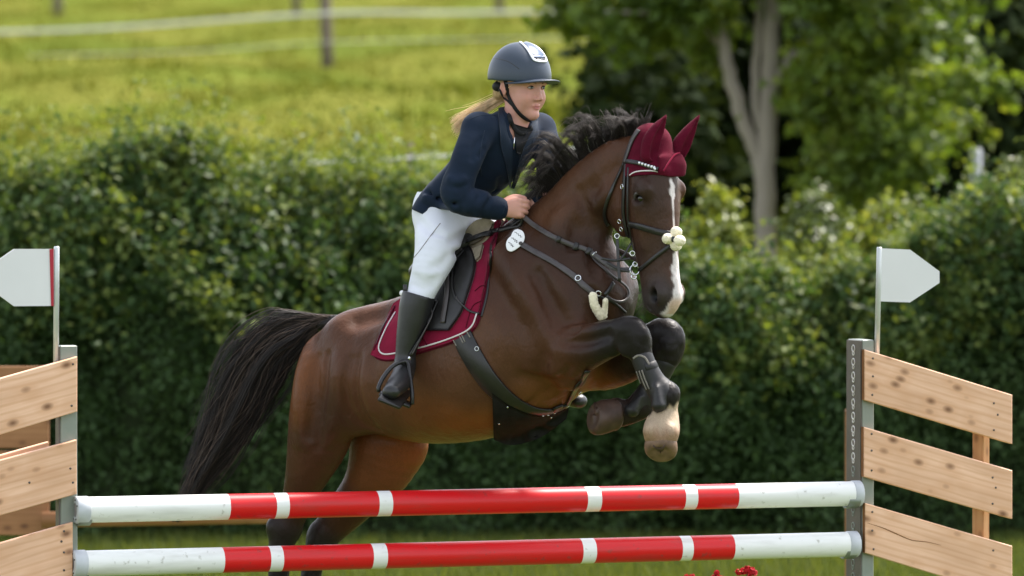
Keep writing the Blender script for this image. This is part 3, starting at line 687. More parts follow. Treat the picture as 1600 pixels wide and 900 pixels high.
f3 = empty('paddock_fence', 'low tape on a dark stake close behind the hedge top', 'fence', tuple(P(642, 300, 17.5)))
post(642, 752, 17.5, 11, 222, f3); post(330, 752, 17.7, 10, 272, f3); post(980, 752, 17.5, 12, 205, f3)
tape([(330, 268, 17.6), (420, 258, 17.5), (638, 247, 17.4), (980, 230, 17.5)], 5, f3)
ms = P(1524, 440, 24); o = mesh_np('mast', *tube_geo([P(1524, 560, 24), P(1524, 330, 24), P(1525, 235, 24), P(1525, 232, 24)], [.052, .05, .048, .03], 14), M['mast']); tag(o, 'slim grey metal mast standing among the bushes at the wood edge', 'mast')
# ================================================================ the jump
YAW = R(20); JX = np.array([math.cos(YAW), math.sin(YAW), 0]); JN = np.array([math.sin(YAW), -math.cos(YAW), 0]); JZ = np.array([0, 0, 1.0])
def jd(px): return (px - 731) / 1227 * 1.12
M['paint'] = {}
def paint(name, col, dirt, k=.35):
    m = bpy.data.materials.new(name); m.use_nodes = True; n = m.node_tree; b = n.nodes['Principled BSDF']; L = n.links.new
    tc = n.nodes.new('ShaderNodeTexCoord'); n1 = n.nodes.new('ShaderNodeTexNoise'); n1.inputs['Scale'].default_value = 34; n1.inputs['Detail'].default_value = 4; L(tc.outputs['Object'], n1.inputs[0])
    mp = n.nodes.new('ShaderNodeMapping'); mp.inputs['Scale'].default_value = (3, 3, 22); L(tc.outputs['Object'], mp.inputs[0])
    n2 = n.nodes.new('ShaderNodeTexNoise'); n2.inputs['Scale'].default_value = 1.6; n2.inputs['Detail'].default_value = 5; L(mp.outputs[0], n2.inputs[0])
    r1 = n.nodes.new('ShaderNodeMapRange'); r1.inputs[1].default_value = .63; r1.inputs[2].default_value = .72; L(n1.outputs[0], r1.inputs[0])
    r2 = n.nodes.new('ShaderNodeMapRange'); r2.inputs[1].default_value = .5; r2.inputs[2].default_value = .8; r2.inputs[4].default_value = k; L(n2.outputs[0], r2.inputs[0])
    mxn = n.nodes.new('ShaderNodeMath'); mxn.operation = 'MAXIMUM'; q_ = n.nodes.new('ShaderNodeMath'); q_.operation = 'MULTIPLY'; q_.inputs[1].default_value = .6
    L(r1.outputs[0], q_.inputs[0]); L(q_.outputs[0], mxn.inputs[0]); L(r2.outputs[0], mxn.inputs[1])
    mx = n.nodes.new('ShaderNodeMix'); mx.data_type = 'RGBA'; L(mxn.outputs[0], mx.inputs[0]); mx.inputs[6].default_value = (*col, 1); mx.inputs[7].default_value = (*dirt, 1)
    L(mx.outputs[2], b.inputs['Base Color']); b.inputs['Roughness'].default_value = .36; b.inputs['Specular IOR Level'].default_value = .38; return m
M['p_white'] = paint('white_paint', (.80, .80, .79), (.30, .28, .23), .38); M['p_red'] = paint('red_paint', (.64, .009, .013), (.26, .05, .045), .45)
M['cap'] = mat('grey_cap', (.50, .52, .56), .45, .4, .06, 20); M['cap_face'] = mat('cap_face', (.25, .23, .24), .5, .4, .15, 30)
def jump_pole(y0, y1, x0, x1, bands, label):
    A = P(x0, y0, jd(x0)); B = P(x1, y1, jd(x1)); ax = unit(B - A); Lh = np.linalg.norm(B - A)
    def tx(px):                                     # px column -> distance along the pole
        lo, hi = 0.0, Lh
        for _ in range(40):
            md = (lo + hi) / 2
            if proj((A + ax * md)[None])[0][0] < px: lo = md
            else: hi = md
        return lo
    p = empty('jump_pole', label, 'pole', tuple(A), 'red and white jump poles')
    u = unit(np.cross(ax, JZ)); v = np.cross(u, ax); ns = 40; r = .0495
    a = np.linspace(0, 2 * math.pi, ns, endpoint=False); ring = np.cos(a)[:, None] * u + np.sin(a)[:, None] * v
    ts = [.05]; cols = []
    for (e, cidx) in bands:
        t1 = tx(e); k = max(1, int((t1 - ts[-1]) / .12))
        for z in np.linspace(ts[-1], t1, k + 1)[1:]: ts.append(z); cols.append(cidx)
    V = np.vstack([A + ax * t + ring * r for t in ts])
    i = np.arange(len(ts) - 1)[:, None] * ns; j = np.arange(ns)[None]; j2 = (j + 1) % ns
    F = np.stack([i + j, i + j2, i + ns + j2, i + ns + j], -1).reshape(-1, 4)
    mesh_np('painted_shaft', V, F, parent=p, mats=[M['p_white'], M['p_red']], midx=np.repeat(cols, ns))
    for (t0, t1) in ((.0, .052), (ts[-1] - .002, Lh)):
        rr = [(t0, r * .55), (t0, r * .99), (t0 + .004, r * 1.06), (t1 - .004, r * 1.06), (t1, r * .99), (t1, r * .55)]
        mesh_np('end_cap', *tube_geo([A + ax * t + u * 0 for t, _ in rr], 1, ns), M['cap'], p) if False else None
        V = np.vstack([A + ax * t + ring * q_ for t, q_ in rr]); i = np.arange(5)[:, None] * ns
        F = np.stack([i + j, i + j2, i + ns + j2, i + ns + j], -1).reshape(-1, 4)
        cp = mesh_np('end_cap', V, F, M['cap'], p)
        f_ = np.vstack([A + ax * (t0 + .002) + ring * r * .98, A + ax * (t1 - .002) + ring * r * .98])
        pl = mesh_np('end_plate', f_, np.array([list(range(ns))[::-1], list(range(ns, 2 * ns))]), M['cap_face'], cp, smooth=False)
        sc_ = [box_geo(A + ax * (t0 if t0 < .1 else t1) + ring[k_] * r * .78, [ax, u, v], (.0025, .003, .003)) for k_ in (3, 9, 15, 21, 27, 33)]
        s_ = mesh_np('screw', *join_geo(sc_), M['leather'], cp); s_['kind'] = 'stuff'
    return A, B
TB = [(355, 0), (427, 1), (447, 0), (587, 1), (608, 0), (912, 1), (934, 0), (1065, 1), (1084, 0), (1148, 1), (1331, 0)]
LB = [(346, 0), (418, 1), (438, 0), (578, 1), (600, 0), (905, 1), (926, 0), (1060, 1), (1077, 0), (1142, 1), (1323, 0)]
jump_pole(797, 771, 117, 1344, TB, 'upper red and white banded jump pole just under the galloping hooves'.replace('galloping', 'folded'))
jump_pole(881, 850, 113, 1339, LB, 'lower red and white banded jump pole hanging beneath its twin')

M['pine'] = [wood_mat('pine_board_%s' % 'abcdefgh'[k_], (.83, .525, .365), (.62, .335, .185), (.14, .058, .026), .6, k_) for k_ in range(6)]
M['pine_edge'] = mat('shaded_end_grain', (.20, .085, .030), .8, .2, .2, 30, .3, 80)  # shade of the left board ends is put into this colour; crack shares it
M['pine_post'] = wood_mat('pine_post', (.42, .24, .11), (.30, .15, .06), (.08, .03, .01), .65, 9, 2)
M['steel'] = mat('galvanised_steel', (.26, .28, .25), .45, .5, .12, 18, .1, 60, metal=.35, col2=(.20, .225, .20))
M['steel_dark'] = mat('dull_steel_side', (.105, .085, .075), .5, .5, .15, 14, .1, 60, metal=.3)
M['slot'] = mat('bright_slot_rim', (.66, .63, .62), .4, .5, .3, 60, metal=.3)
M['flag'] = mat('white_flag_board', (.66, .655, .67), .5, .4, .03, 6); M['flag_red'] = mat('red_flag_back', (.35, .012, .03), .5, .4, .1)
M['alu'] = mat('aluminium_tube', (.58, .60, .62), .35, .5, .05, 20, metal=.3)
def jp(px, py, off=0.0):
    """point on the vertical plane of the jump, off metres towards the camera side"""
    o_ = P(731, 820, 0) + JN * off; d = unit(P(px, py, 0) - CAM); t = ((o_ - CAM) @ JN) / (d @ JN); return CAM + d * t
def board(name, quad, off, thick, m, parent):
    """quad px corners: bottom-left, bottom-right, top-right, top-left on the jump plane; own axes for the grain"""
    Q = np.array([jp(x, y, off) for x, y in quad]); xa = unit((Q[1] + Q[2]) - (Q[0] + Q[3])); za = unit(np.cross(xa, -JN)); za = za if za[2] > 0 else -za
    c = Q.mean(0); rot = np.stack([xa, -JN, za]); loc = (Q - c) @ rot.T
    f = loc.copy(); f[:, 1] = 0; k_ = loc.copy(); k_[:, 1] = thick; e = .003
    fi = f * 1.0
    cen = f.mean(0); 
    fi = f + np.sign(cen - f) * np.array([e, 0, e]); fi[:, 1] = 0; fo = f.copy(); fo[:, 1] = e
    V = np.vstack([fi, fo, k_]); F = [(0, 1, 2, 3)]
    for j in range(4): F += [(j, j + 4, (j + 1) % 4 + 4, (j + 1) % 4), (j + 4, j + 8, (j + 1) % 4 + 8, (j + 1) % 4 + 4)]
    F.append((11, 10, 9, 8))
    mi = [0] + [0, 0, 0, 1, 0, 0, 0, 1] + [0]
    o = mesh_np(name, V, [np.array(F)], smooth=False, mats=[m, M['pine_edge']], midx=mi)
    Mx = Matrix.Identity(4)
    for r_ in range(3):
        for c_ in range(3): Mx[r_][c_] = rot[c_][r_]
    Mx.translation = Vector(c); W = Matrix.Identity(4); z = parent
    while z is not None: W = z.matrix_basis @ W; z = z.parent
    o.parent = parent; o.matrix_basis = W.inverted() @ Mx
    return o, c, xa, za
def screws(bd, pxs, off):
    g_ = []
    for (x, y) in pxs:
        c = jp(x, y, off + .0005); g_.append(tube_geo([c - JN * .002, c + JN * .001], .0045, 8))
    o = mesh_np('screw', *join_geo(g_), M['steel_dark'], bd); o['kind'] = 'stuff'
# ---- wing with the full set of boards
rw = empty('jump_wing', 'jump wing with three pine boards stepping down beside the wooden strut', 'jump wing', tuple(jp(1347, 1180)), 'pine board jump wings')
def steel_post(px0, px1, top, parent, side_w, bottom=1178):
    a = jp(px0, top); b_ = jp(px1, top); z0 = jp(px0, bottom)[2]; hw = np.linalg.norm(b_ - a) / 2; c = (a + b_) / 2; hz = (a[2] - z0) / 2
    cc = np.array([c[0], c[1], z0 + hz]); p = mesh_np('post', *box_geo(cc - JN * (side_w / 2), [JX, -JN, JZ], (hw, side_w / 2, hz), .004), M['steel'], parent, smooth=False)
    # inner web that carries the slots
    wb = mesh_np('slotted_web', *box_geo(cc - JX * (hw + .003) - JN * (side_w / 2), [JX, -JN, JZ], (.003, side_w / 2 - .002, hz - .004)), M['steel_dark'], parent, smooth=False)
    for k_ in (-1, 1):
        ft = mesh_np('foot', *box_geo(np.array([c[0], c[1], z0 + .03]) + JN * (.28 * k_ - side_w / 2) , [JX, -JN, JZ], (.03, .26, .03), .004), M['steel'], parent, smooth=False)
    return cc, hw, hz, wb
cc, hw, hz, wb = steel_post(1347, 1366, 531, rw, .145)
zs = np.linspace(548, 738, 10)
for k_, py in enumerate(list(zs) + [764, 800, 826, 884, 905]):
    base = jp(1347, py); ctr = cc.copy(); ctr[2] = base[2] + .0; ctr = ctr - JX * (hw + .0062) - JN * .0725
    r_ = .0135
    g_ = [ring_geo(ctr + JZ * .007, JX, r_, .0028, 14, 5), ring_geo(ctr - JZ * .012, JX, r_ * .6, .0026, 12, 5)]
    mesh_np('keyhole_rim', *join_geo(g_), M['slot'] if k_ < 9 else M['steel'], rw)
o1, *_ = board('board', [(1351, 625), (1582, 694), (1582, 617), (1351, 546)], .030, .028, M['pine'][0], rw); screws(o1, [(1364, 560), (1364, 588), (1363, 617), (1553, 630), (1559, 648), (1553, 672)], .030)
o2, *_ = board('board', [(1350, 745), (1582, 811), (1582, 735), (1350, 667)], .030, .028, M['pine'][1], rw); screws(o2, [(1362, 678), (1362, 704), (1362, 735), (1551, 746), (1551, 787), (1556, 762)], .030)
o3, *_ = board('board', [(1352, 864), (1582, 934), (1582, 853), (1352, 786)], .030, .028, M['pine'][2], rw); screws(o3, [(1363, 800), (1363, 829), (1365, 858), (1552, 860)], .030)
crk = np.array([jp(x, y, .0306) for x, y in ((1355, 817), (1380, 825), (1405, 836), (1425, 844), (1450, 847), (1470, 852))]); mesh_np('crack', *ribbon_geo(cr(crk, 20), np.tile(JN, (20, 1)), [.001, .004, .003, .001], .0006), M['pine_edge'], o3)
a = jp(1523, 640, -.0); c0 = jp(1541, 640, .0) - JN * .05
mesh_np('strut', *box_geo(np.array([c0[0], c0[1], (jp(1541, 655)[2] + .02) / 2]), [unit(JX * .8 - JN * .6), unit(-JN * .8 - JX * .6), JZ], (.026, .026, (jp(1541, 655)[2] - .02) / 2), .003), M['pine_post'], rw, smooth=False)
def jump_cup(x0, x1, y, parent):
    """half-round steel cup under a pole end"""
    c = jp((x0 + x1) / 2, y) - JN * .0; g_ = []
    a_ = np.linspace(math.pi * 1.12, math.pi * 1.88, 12); pts = np.array([c + JN * math.cos(t) * .056 + JZ * (math.sin(t) * .056) for t in a_]); nr = np.array([JN * math.cos(t) + JZ * math.sin(t) for t in a_])
    mesh_np('jump_cup', *ribbon_geo(pts, nr, .05, .004), M['steel'], parent)
jump_cup(1318, 1340, 771, rw); jump_cup(1313, 1336, 850, rw)
# ---- wing with boards leaving the picture
lw = empty('jump_wing', 'jump wing with pine boards cut by the picture edge beside the brown panels', 'jump wing', tuple(jp(106, 1180)), 'pine board jump wings')
steel_post(94, 121, 540, lw, .05)
for k_, (qd, mi) in enumerate([([(-150, 725), (121, 643), (121, 557), (-150, 634)], 3), ([(-150, 848), (120, 772), (120, 687), (-150, 760)], 4), ([(-150, 982), (114, 901), (114, 816), (-150, 892)], 5)]):
    o_, *_ = board('board', qd, .030, .028, M['pine'][mi], lw)
    screws(o_, [[(114, 569), (112, 634)], [(110, 732), (114, 754), (46, 754)], [(100, 830), (96, 846), (100, 863), (100, 891)]][k_], .030)
board('back_board', [(-150, 840), (76, 776), (76, 690), (-150, 753)], -.075, .022, M['pine'][2], lw)
mesh_np('strut', *box_geo(jp(-110, 860) - JN * .05, [JX, -JN, JZ], (.035, .03, .80), .003), M['pine_post'], lw, smooth=False)
jump_cup(117, 142, 797, lw); jump_cup(113, 137, 881, lw)
# ---- marker flags
def flag(pole, quad, label, red):
    f = empty('marker_flag', label, 'flag', tuple(jp(*pole[1])), 'jump marker flags')
    a = jp(pole[0][0], pole[0][1], -.012); b_ = jp(pole[1][0], pole[1][1], -.012)
    mesh_np('flagpole', *tube_geo([b_, b_ + (a - b_) * .99, a], [.0108, .0108, .009], 14), M['alu'], f)
    Q = np.array([jp(x, y, -.006) for x, y in quad]); k_ = len(Q)
    V = np.vstack([Q, Q - JN * .006]); order = list(range(k_)); F5 = [order, [x + k_ for x in order][::-1]]
    F4 = [(j, j + k_, (j + 1) % k_ + k_, (j + 1) % k_) for j in range(k_)]
    mesh_np('flag_board', V, [np.array(F5), np.array(F4)], M['flag'], f, smooth=False)
    if red:
        xs_ = [(77.5, 389.5), (84, 388.6), (84, 478.5), (80, 478)]; Q = np.array([jp(x, y, -.003) for x, y in xs_])
        mesh_np('red_edge', np.vstack([Q, Q - JN * .002]), [np.array([(0, 1, 2, 3), (7, 6, 5, 4), (0, 4, 5, 1), (1, 5, 6, 2), (2, 6, 7, 3), (3, 7, 4, 0)])], M['flag_red'], f, smooth=False)
flag(((1374, 386), (1370, 565)), [(1376, 471), (1422, 472.5), (1468, 442), (1468, 424), (1422, 390), (1376, 388)][::-1], 'white pointed marker flag above the complete pine board wing', False)
flag(((88.5, 385), (87.5, 575)), [(84, 389), (22, 389), (-20, 418), (-20, 448), (22, 478.5), (84, 478)][::-1], 'white marker flag with a red inner edge, cut by the picture edge', True)
# ---- rear fence of brown panels, several metres further back
DB = 5.6
M['brown'] = [wood_mat('brown_panel_%s' % 'ab'[k_], (.34, .165, .075), (.25, .11, .045), (.10, .04, .02), .6, 12 + k_) for k_ in range(2)]
pn = empty('plank_panel', 'brown varnished plank panel standing behind the pine boards', 'panel', tuple(P(20, 900, DB)))
for (y0, y1, k_) in ((572, 700, 0), (704, 836, 1)):
    A, B = P(-140, y1, DB), P(77, y1, DB); h_ = P(0, y0, DB)[2] - P(0, y1, DB)[2]
    mesh_np('plank', *box_geo((A + B) / 2 + JZ * h_ / 2, [RT, [0, 1, 0], JZ], (np.linalg.norm(B - A) / 2, .012, h_ / 2), .003), M['brown'][k_], pn, smooth=False)
A = P(60, 585, DB + .03); mesh_np('support', *box_geo(np.array([A[0], A[1] + .03, A[2] / 2]), [RT, [0, 1, 0], JZ], (.03, .02, A[2] / 2), .003), M['pine_post'], pn, smooth=False)
A = P(-120, 585, DB + .03); mesh_np('support', *box_geo(np.array([A[0], A[1] + .03, A[2] / 2]), [RT, [0, 1, 0], JZ], (.03, .02, A[2] / 2), .003), M['pine_post'], pn, smooth=False)
o = mesh_np('wooden_pole', *tube_geo([P(66, 812, DB - .06), P(260, 809, DB - .06), P(462, 805, DB - .06)], [.038, .038, .038], 20), M['brown'][0]); tag(o, 'brown wooden pole running out behind the white end of the upper pole', 'pole')
o = mesh_np('wooden_post', *box_geo(np.array([*P(1331, 800, DB)[:2], P(1331, 640, DB)[2] / 2]), [RT, [0, 1, 0], JZ], (.032, .03, P(1331, 640, DB)[2] / 2), .003), M['brown'][1], smooth=False); tag(o, 'thin reddish brown post peeping out behind the slotted steel upright', 'post')
# ---- geraniums
M['petal'] = mat('red_petal', (.52, .010, .020), .6, .3, .2, 60); M['stem'] = mat('flower_stem', (.05, .085, .025), .6, .3, .2, 40); M['gleaf'] = leaf_mat('geranium_leaf', [(.03, .06, .015), (.06, .10, .025)], .3)
DG = -.35
pl_lab = {1167: 'tallest red geranium head under the lower pole', 1122: 'small red geranium with a single raised bud under the lower pole', 1078: 'red geranium barely rising over the bottom of the picture'}
for (x, y, hd_) in ((1167, 892, [(-13, 2, 6), (-6, 0, 6), (1, -3, 6), (7, -1, 6), (12, 3, 5), (3, 4, 6)]), (1122, 899, [(-2, -4, 4), (-6, 4, 6), (2, 5, 6), (8, 5, 4)]), (1078, 902, [(-4, 0, 6), (3, 0, 6), (7, 3, 5), (-8, 4, 5)])):
    base = P(x, 1183, DG); g0 = empty('geranium', pl_lab[x], 'flower', tuple(base), 'red geraniums below the poles')
    top = P(x, y, DG); mesh_np('stem', *tube_geo(cr([base, (base + top) / 2 + np.array([.01, .01, 0]), top - JZ * .012], 10), [.005, .004, .003], 6), M['stem'], g0)
    for (dx, dy, r_) in hd_:
        c = P(x + dx, y + dy, DG + rng.normal(0, .012)); nr = rng.normal(size=(26, 3)); nr /= np.linalg.norm(nr, axis=1)[:, None]
        mesh_np('flower_head', *leaves_geo(c + nr * r_ / 400 * .7, .016, nr + rng.normal(size=(26, 3)) * .3, .9, .3), M['petal'], g0)
    for k_ in range(14):
        an = rng.uniform(0, 6.28); c = base + np.array([math.cos(an) * .10, math.sin(an) * .08, rng.uniform(.02, .38)])
        if k_ == 0: lf = []
        lf.append(c)
    lf = np.array(lf); mesh_np('leaves', *leaves_geo(lf, .08, rng.normal(size=(14, 3)) * .4 + np.array([0, -.3, 1]), .9), M['gleaf'], g0)
# ================================================================ the horse
TH = R(32); H = np.array([math.cos(TH), -math.sin(TH), 0]); LAT = np.array([-math.sin(TH), -math.cos(TH), 0]); ZU = np.array([0, 0, 1.0]); XU = np.array([1.0, 0, 0])
def mid(px): return -(px - 750) / 400 * math.tan(TH)
M0 = P(750, 500, 0)
def mirror(p): p = np.asarray(p); return p - 2 * ((p - M0) @ LAT)[..., None] * LAT if p.ndim > 1 else p - 2 * ((p - M0) @ LAT) * LAT
def near(px, py, lat): return P(px, py, mid(px)) + LAT * lat        # px of the mid plane, then a step towards the near side
lo = np.array([P(395, 0, 0)[0], -.95, -.02]); hi = np.array([P(1100, 0, 0)[0], .85, 2.46])
hv = Vol(lo, hi, .0066)
# trunk
tr_ = [((515, 588), .10, .13), ((548, 576), .165, .20), ((592, 572), .240, .265), ((652, 575), .290, .285), ((717, 563), .322, .305), ((775, 540), .340, .300), ((828, 505), .340, .265), ((873, 466), .300, .225), ((915, 463), .215, .185), ((942, 466), .13, .12)]
hv.chain([P(x, y, mid(x)) for (x, y), _, _ in tr_], [q[1] for q in tr_], [q[2] for q in tr_], ZU, .05, 4, egg=.12)
# neck
nk = [((880, 420), .235, .165), ((893, 366), .175, .115), ((912, 325), .150, .092), ((940, 288), .128, .080), ((972, 258), .108, .076), ((1000, 244), .085, .07)]
hv.chain([P(x, y, mid(x)) for (x, y), _, _ in nk], [q[1] for q in nk], [q[2] for q in nk], np.cross(LAT, unit(P(990, 250, mid(990)) - P(890, 400, mid(890)))) * -1, .07, 4, egg=.15)
hv.chain([near(868, 405, .10), near(915, 340, .085), near(965, 300, .065)], [.055, .045, .03], [.045, .035, .025], ZU, .05, 3)   # neck muscle
# withers and breast
hv.chain([P(760, 420, mid(760)), P(815, 372, mid(815)), P(850, 345, mid(850))], [.08, .075, .06], [.05, .05, .05], ZU, .10, 3)
for sgn in (1, -1):
    hv.ell(near(945, 452, .085 * sgn), (.085, .085, .095), .04)                 # pectorals
    hv.chain([near(835, 395, .14 * sgn), near(880, 450, .17 * sgn), near(912, 500, .165 * sgn)], [.10, .105, .095], [.07, .075, .075], XU, .05, 3)  # shoulder blade
    hv.ell(near(858, 530, .17 * sgn), (.13, .09, .13), .04)                      # triceps
    hv.ell(near(578, 527, .10 * sgn), (.13, .10, .10), .06)                      # croup
# near fore leg
hv.chain([P(852, 545, -.36), P(885, 549, -.43), P(920, 541, -.50), P(952, 530, -.56)], [.135, .115, .086, .070], [.09, .085, .072, .06], ZU, .045, 4)
hv.ell(P(893, 588, -.36), (.06, .06, .055), .05)
hv.chain([P(942, 531, -.55), P(970, 524, -.61), P(985, 523, -.635), P(996, 535, -.645)], [.062, .066, .066, .056], [.054, .056, .056, .05], ZU, .02, 4)
hv.ell(P(984, 512, -.65), (.05, .04, .035), .03); hv.ell(P(960, 536, -.60), (.03, .03, .045), .02)
hv.chain([P(992, 528, -.64), P(1000, 550, -.648), P(1010, 574, -.65), P(1023, 597, -.65), P(1040, 618, -.65)], [.056, .046, .039, .041, .053], [.05, .04, .034, .037, .048], XU, .02, 4)
hv.chain([P(1041, 616, -.65), P(1043, 636, -.645), P(1038, 652, -.645), P(1034, 669, -.66), P(1033, 681, -.675)], [.050, .039, .055, .069, .065], [.046, .040, .052, .060, .056], XU, .02, 3)
hv.ell(P(1019, 673, -.70), (.034, .03, .03), .02); hv.ell(P(1046, 675, -.70), (.032, .03, .03), .02)        # heel bulbs
hv.ell(P(1004, 522, -.68), (.022, .02, .026), .02); hv.ell(P(978, 545, -.655), (.026, .02, .03), .02); hv.ell(P(990, 508, -.66), (.03, .025, .02), .02)
hv.chain([P(950, 546, -.60), P(925, 556, -.54), P(900, 566, -.47)], [.022, .028, .03], [.02, .026, .03], ZU, .03, 3)
# far fore leg
hv.chain([P(905, 545, -.08), P(945, 560, -.17), P(985, 555, -.28), P(1015, 538, -.36)], [.16, .125, .098, .076], [.09, .085, .075, .065], ZU, .04, 4)
hv.chain([P(1015, 535, -.36), P(1037, 525, -.41), P(1046, 535, -.42), P(1042, 556, -.42)], [.064, .072, .064, .056], [.055, .058, .054, .048], ZU, .02, 4)
hv.chain([P(1042, 550, -.42), P(1030, 585, -.40), P(1014, 612, -.38), P(1000, 634, -.37)], [.05, .042, .042, .050], [.044, .036, .036, .045], XU, .02, 4)
hv.chain([P(1002, 634, -.37), P(985, 645, -.37), P(966, 645, -.37)], [.048, .044, .058], [.044, .042, .05], ZU, .02, 3)
# near hind leg
hv.chain([P(535, 562, .26), P(519, 596, .23), P(508, 642, .23), P(497, 690, .25), P(483, 732, .28), P(471, 765, .31), P(459, 800, .34), P(447, 826, .355)], [.15, .146, .140, .122, .093, .072, .058, .060], [.10, .125, .125, .105, .078, .06, .046, .046], XU, .05, 4)
hv.ell(P(556, 632, .16), (.10, .09, .12), .06)
hv.ell(P(427, 826, .36), (.028, .03, .04), .04)
hv.chain([P(447, 826, .355), P(440, 850, .36), P(436, 885, .365), P(434, 940, .36), P(433, 985, .35)], [.058, .052, .044, .040, .046], [.046, .042, .034, .032, .04], XU, .02, 4)
hv.chain([P(433, 985, .35), P(441, 1012, .335), P(450, 1035, .32)], [.045, .038, .05], [.04, .036, .048], XU, .02, 3)
# far hind leg
hv.chain([P(585, 600, .42), P(602, 645, .40), P(606, 692, .38), P(592, 735, .40), P(568, 768, .43), P(540, 800, .46), P(510, 832, .485)], [.16, .165, .155, .128, .096, .080, .064], [.10, .115, .11, .09, .068, .055, .046], XU, .04, 4)
hv.ell(P(640, 697, .36), (.055, .06, .075), .05)
hv.ell(P(490, 842, .49), (.028, .03, .04), .04)
hv.chain([P(508, 834, .485), P(496, 860, .49), P(487, 892, .495), P(480, 945, .49), P(477, 990, .48)], [.060, .05, .042, .039, .046], [.046, .042, .034, .032, .04], XU, .02, 4)
hv.chain([P(477, 990, .48), P(484, 1016, .465), P(493, 1040, .45)], [.045, .038, .05], [.04, .036, .048], XU, .02, 3)
# dock of the tail
hv.chain([P(556, 514, .33), P(524, 505, .37), P(500, 508, .40)], [.05, .034, .024], [.045, .034, .026], ZU, .04, 3)
# head
PSI = R(50); HF0 = np.array([math.cos(PSI), -math.sin(PSI), 0]); HL = np.array([-math.sin(PSI), -math.cos(PSI), 0])
HA = unit(HF0 * .10 + np.array([0, 0, -1.0])); HF = unit(HF0 - HA * (HF0 @ HA)); HO = P(1050, 299, -.55)
def hd3(a, f, l): return HO + HA * a + HF * f + HL * l
hs_ = [(-.195, -.095, .075, .066), (-.13, -.108, .098, .084), (-.06, -.112, .112, .098), (.02, -.108, .110, .102), (.09, -.106, .106, .090), (.16, -.105, .103, .073), (.23, -.100, .098, .060), (.30, -.094, .090, .054), (.36, -.088, .086, .056), (.405, -.084, .080, .055), (.437, -.086, .052, .042)]
hv.chain([hd3(a, f, 0) for a, f, _, _ in hs_], [q[2] for q in hs_], [q[3] for q in hs_], HF, .03, 4, egg=.10)
for sgn in (1, -1):
    hv.chain([hd3(-.06, -.19, .045 * sgn), hd3(.04, -.215, .052 * sgn), hd3(.115, -.195, .045 * sgn)], [.095, .105, .075], [.036, .040, .032], HF, .03, 3)  # cheek
    hv.ell(hd3(-.012, -.062, .090 * sgn), (.034, .034, .022), .03, ax=[HA, HF, HL])         # brow
    hv.ell(hd3(.02, -.085, .102 * sgn), (.016, .024, .014), .012, 'sub', ax=[HA, HF, HL])   # eye socket
    hv.chain([hd3(.05, -.10, .088 * sgn), hd3(.13, -.105, .070 * sgn), hd3(.20, -.11, .055 * sgn)], [.012, .010, .008], [.012, .010, .008], HF, .03, 3)  # facial crest
    hv.ell(hd3(.385, -.060, .050 * sgn), (.040, .034, .022), .02, ax=[HA, HF, HL])          # nostril flare
    hv.ell(hd3(.390, -.078, .076 * sgn), (.033, .028, .036), .010, 'sub', ax=[HA, HF, HL])
hv.chain([hd3(.17, -.17, 0), hd3(.25, -.165, 0), hd3(.33, -.155, 0), hd3(.395, -.15, 0), hd3(.425, -.142, 0)], [.04, .034, .032, .036, .028], [.04, .036, .034, .036, .03], HF, .03, 3)   # lower jaw, chin
hv.chain([hd3(.428, -.128, .05), hd3(.441, -.122, .02), hd3(.445, -.118, -.02)], [.005, .005, .005], [.007] * 3, HA, .006, 3, 'sub')
hv.chain([hd3(.415, -.150, .055), hd3(.428, -.128, .05)], [.005, .005], [.012] * 2, HA, .006, 3, 'sub')
# creases
def groove(pts, r, k=.02): hv.chain(pts, [r] * len(pts), [r] * len(pts), XU + ZU * .3, k, 4, 'sub')
HVv, HQ = hv.nets(2); hb = bvh_of(HVv, HQ)
def gpath(pxs, off): return [hit(hb, *q_)[0] + hit(hb, *q_)[1] * off for q_ in pxs if hit(hb, *q_) is not None]
for (pth, r_, off, mode, k_) in [([(478, 545), (470, 590), (468, 640), (470, 690)], .028, -.023, 'add', .04), ([(530, 545), (526, 590), (522, 640), (516, 690)], .030, -.025, 'add', .03), ([(496, 560), (492, 620), (486, 680)], .012, .006, 'sub', .03),
    ([(560, 560), (556, 600), (562, 640), (580, 664)], .010, .003, 'sub', .03), ([(575, 560), (572, 600), (580, 640)], .022, -.016, 'add', .03), ([(800, 420), (830, 470), (850, 520)], .03, -.024, 'add', .05), ([(850, 410), (880, 455), (898, 490)], .026, -.018, 'add', .05), ([(838, 430), (862, 480), (876, 506)], .012, .004, 'sub', .05),
    ([(880, 520), (920, 518), (955, 508)], .022, -.016, 'add', .03), ([(870, 548), (910, 552), (945, 540)], .024, -.018, 'add', .03), ([(890, 535), (920, 533), (950, 524)], .008, .003, 'sub', .03), ([(850, 560), (845, 590), (858, 610)], .010, .003, 'sub', .04), ([(820, 590), (850, 600), (880, 596)], .012, .004, 'sub', .04),
    ([(560, 500), (590, 492), (625, 486)], .014, .004, 'sub', .06), ([(870, 340), (885, 370), (900, 410)], .02, -.014, 'add', .05), ([(925, 300), (905, 340), (893, 385)], .012, .004, 'sub', .05)]:
    pp = gpath(pth, off)
    if len(pp) > 2:
        tp_ = [r_ * f_ for f_ in ([.45, 1, .45] if len(pp) == 3 else [.45, .9, 1, .45] if len(pp) == 4 else [1] * len(pp))]; hv.chain(pp, tp_, tp_, XU + ZU * .3, k_ * 1.5, 6, mode)
groove(gpath([(548, 560), (540, 600), (548, 640), (570, 665), (590, 672)], .006), .014)
groove(gpath([(512, 555), (508, 600), (500, 650), (497, 700)], .008), .013)
groove(gpath([(925, 450), (940, 480), (946, 500)], .006), .013)
groove(gpath([(868, 510), (890, 520), (905, 516)], .006), .012)
groove(gpath([(812, 640), (840, 620), (870, 600), (890, 575)], .008), .012)
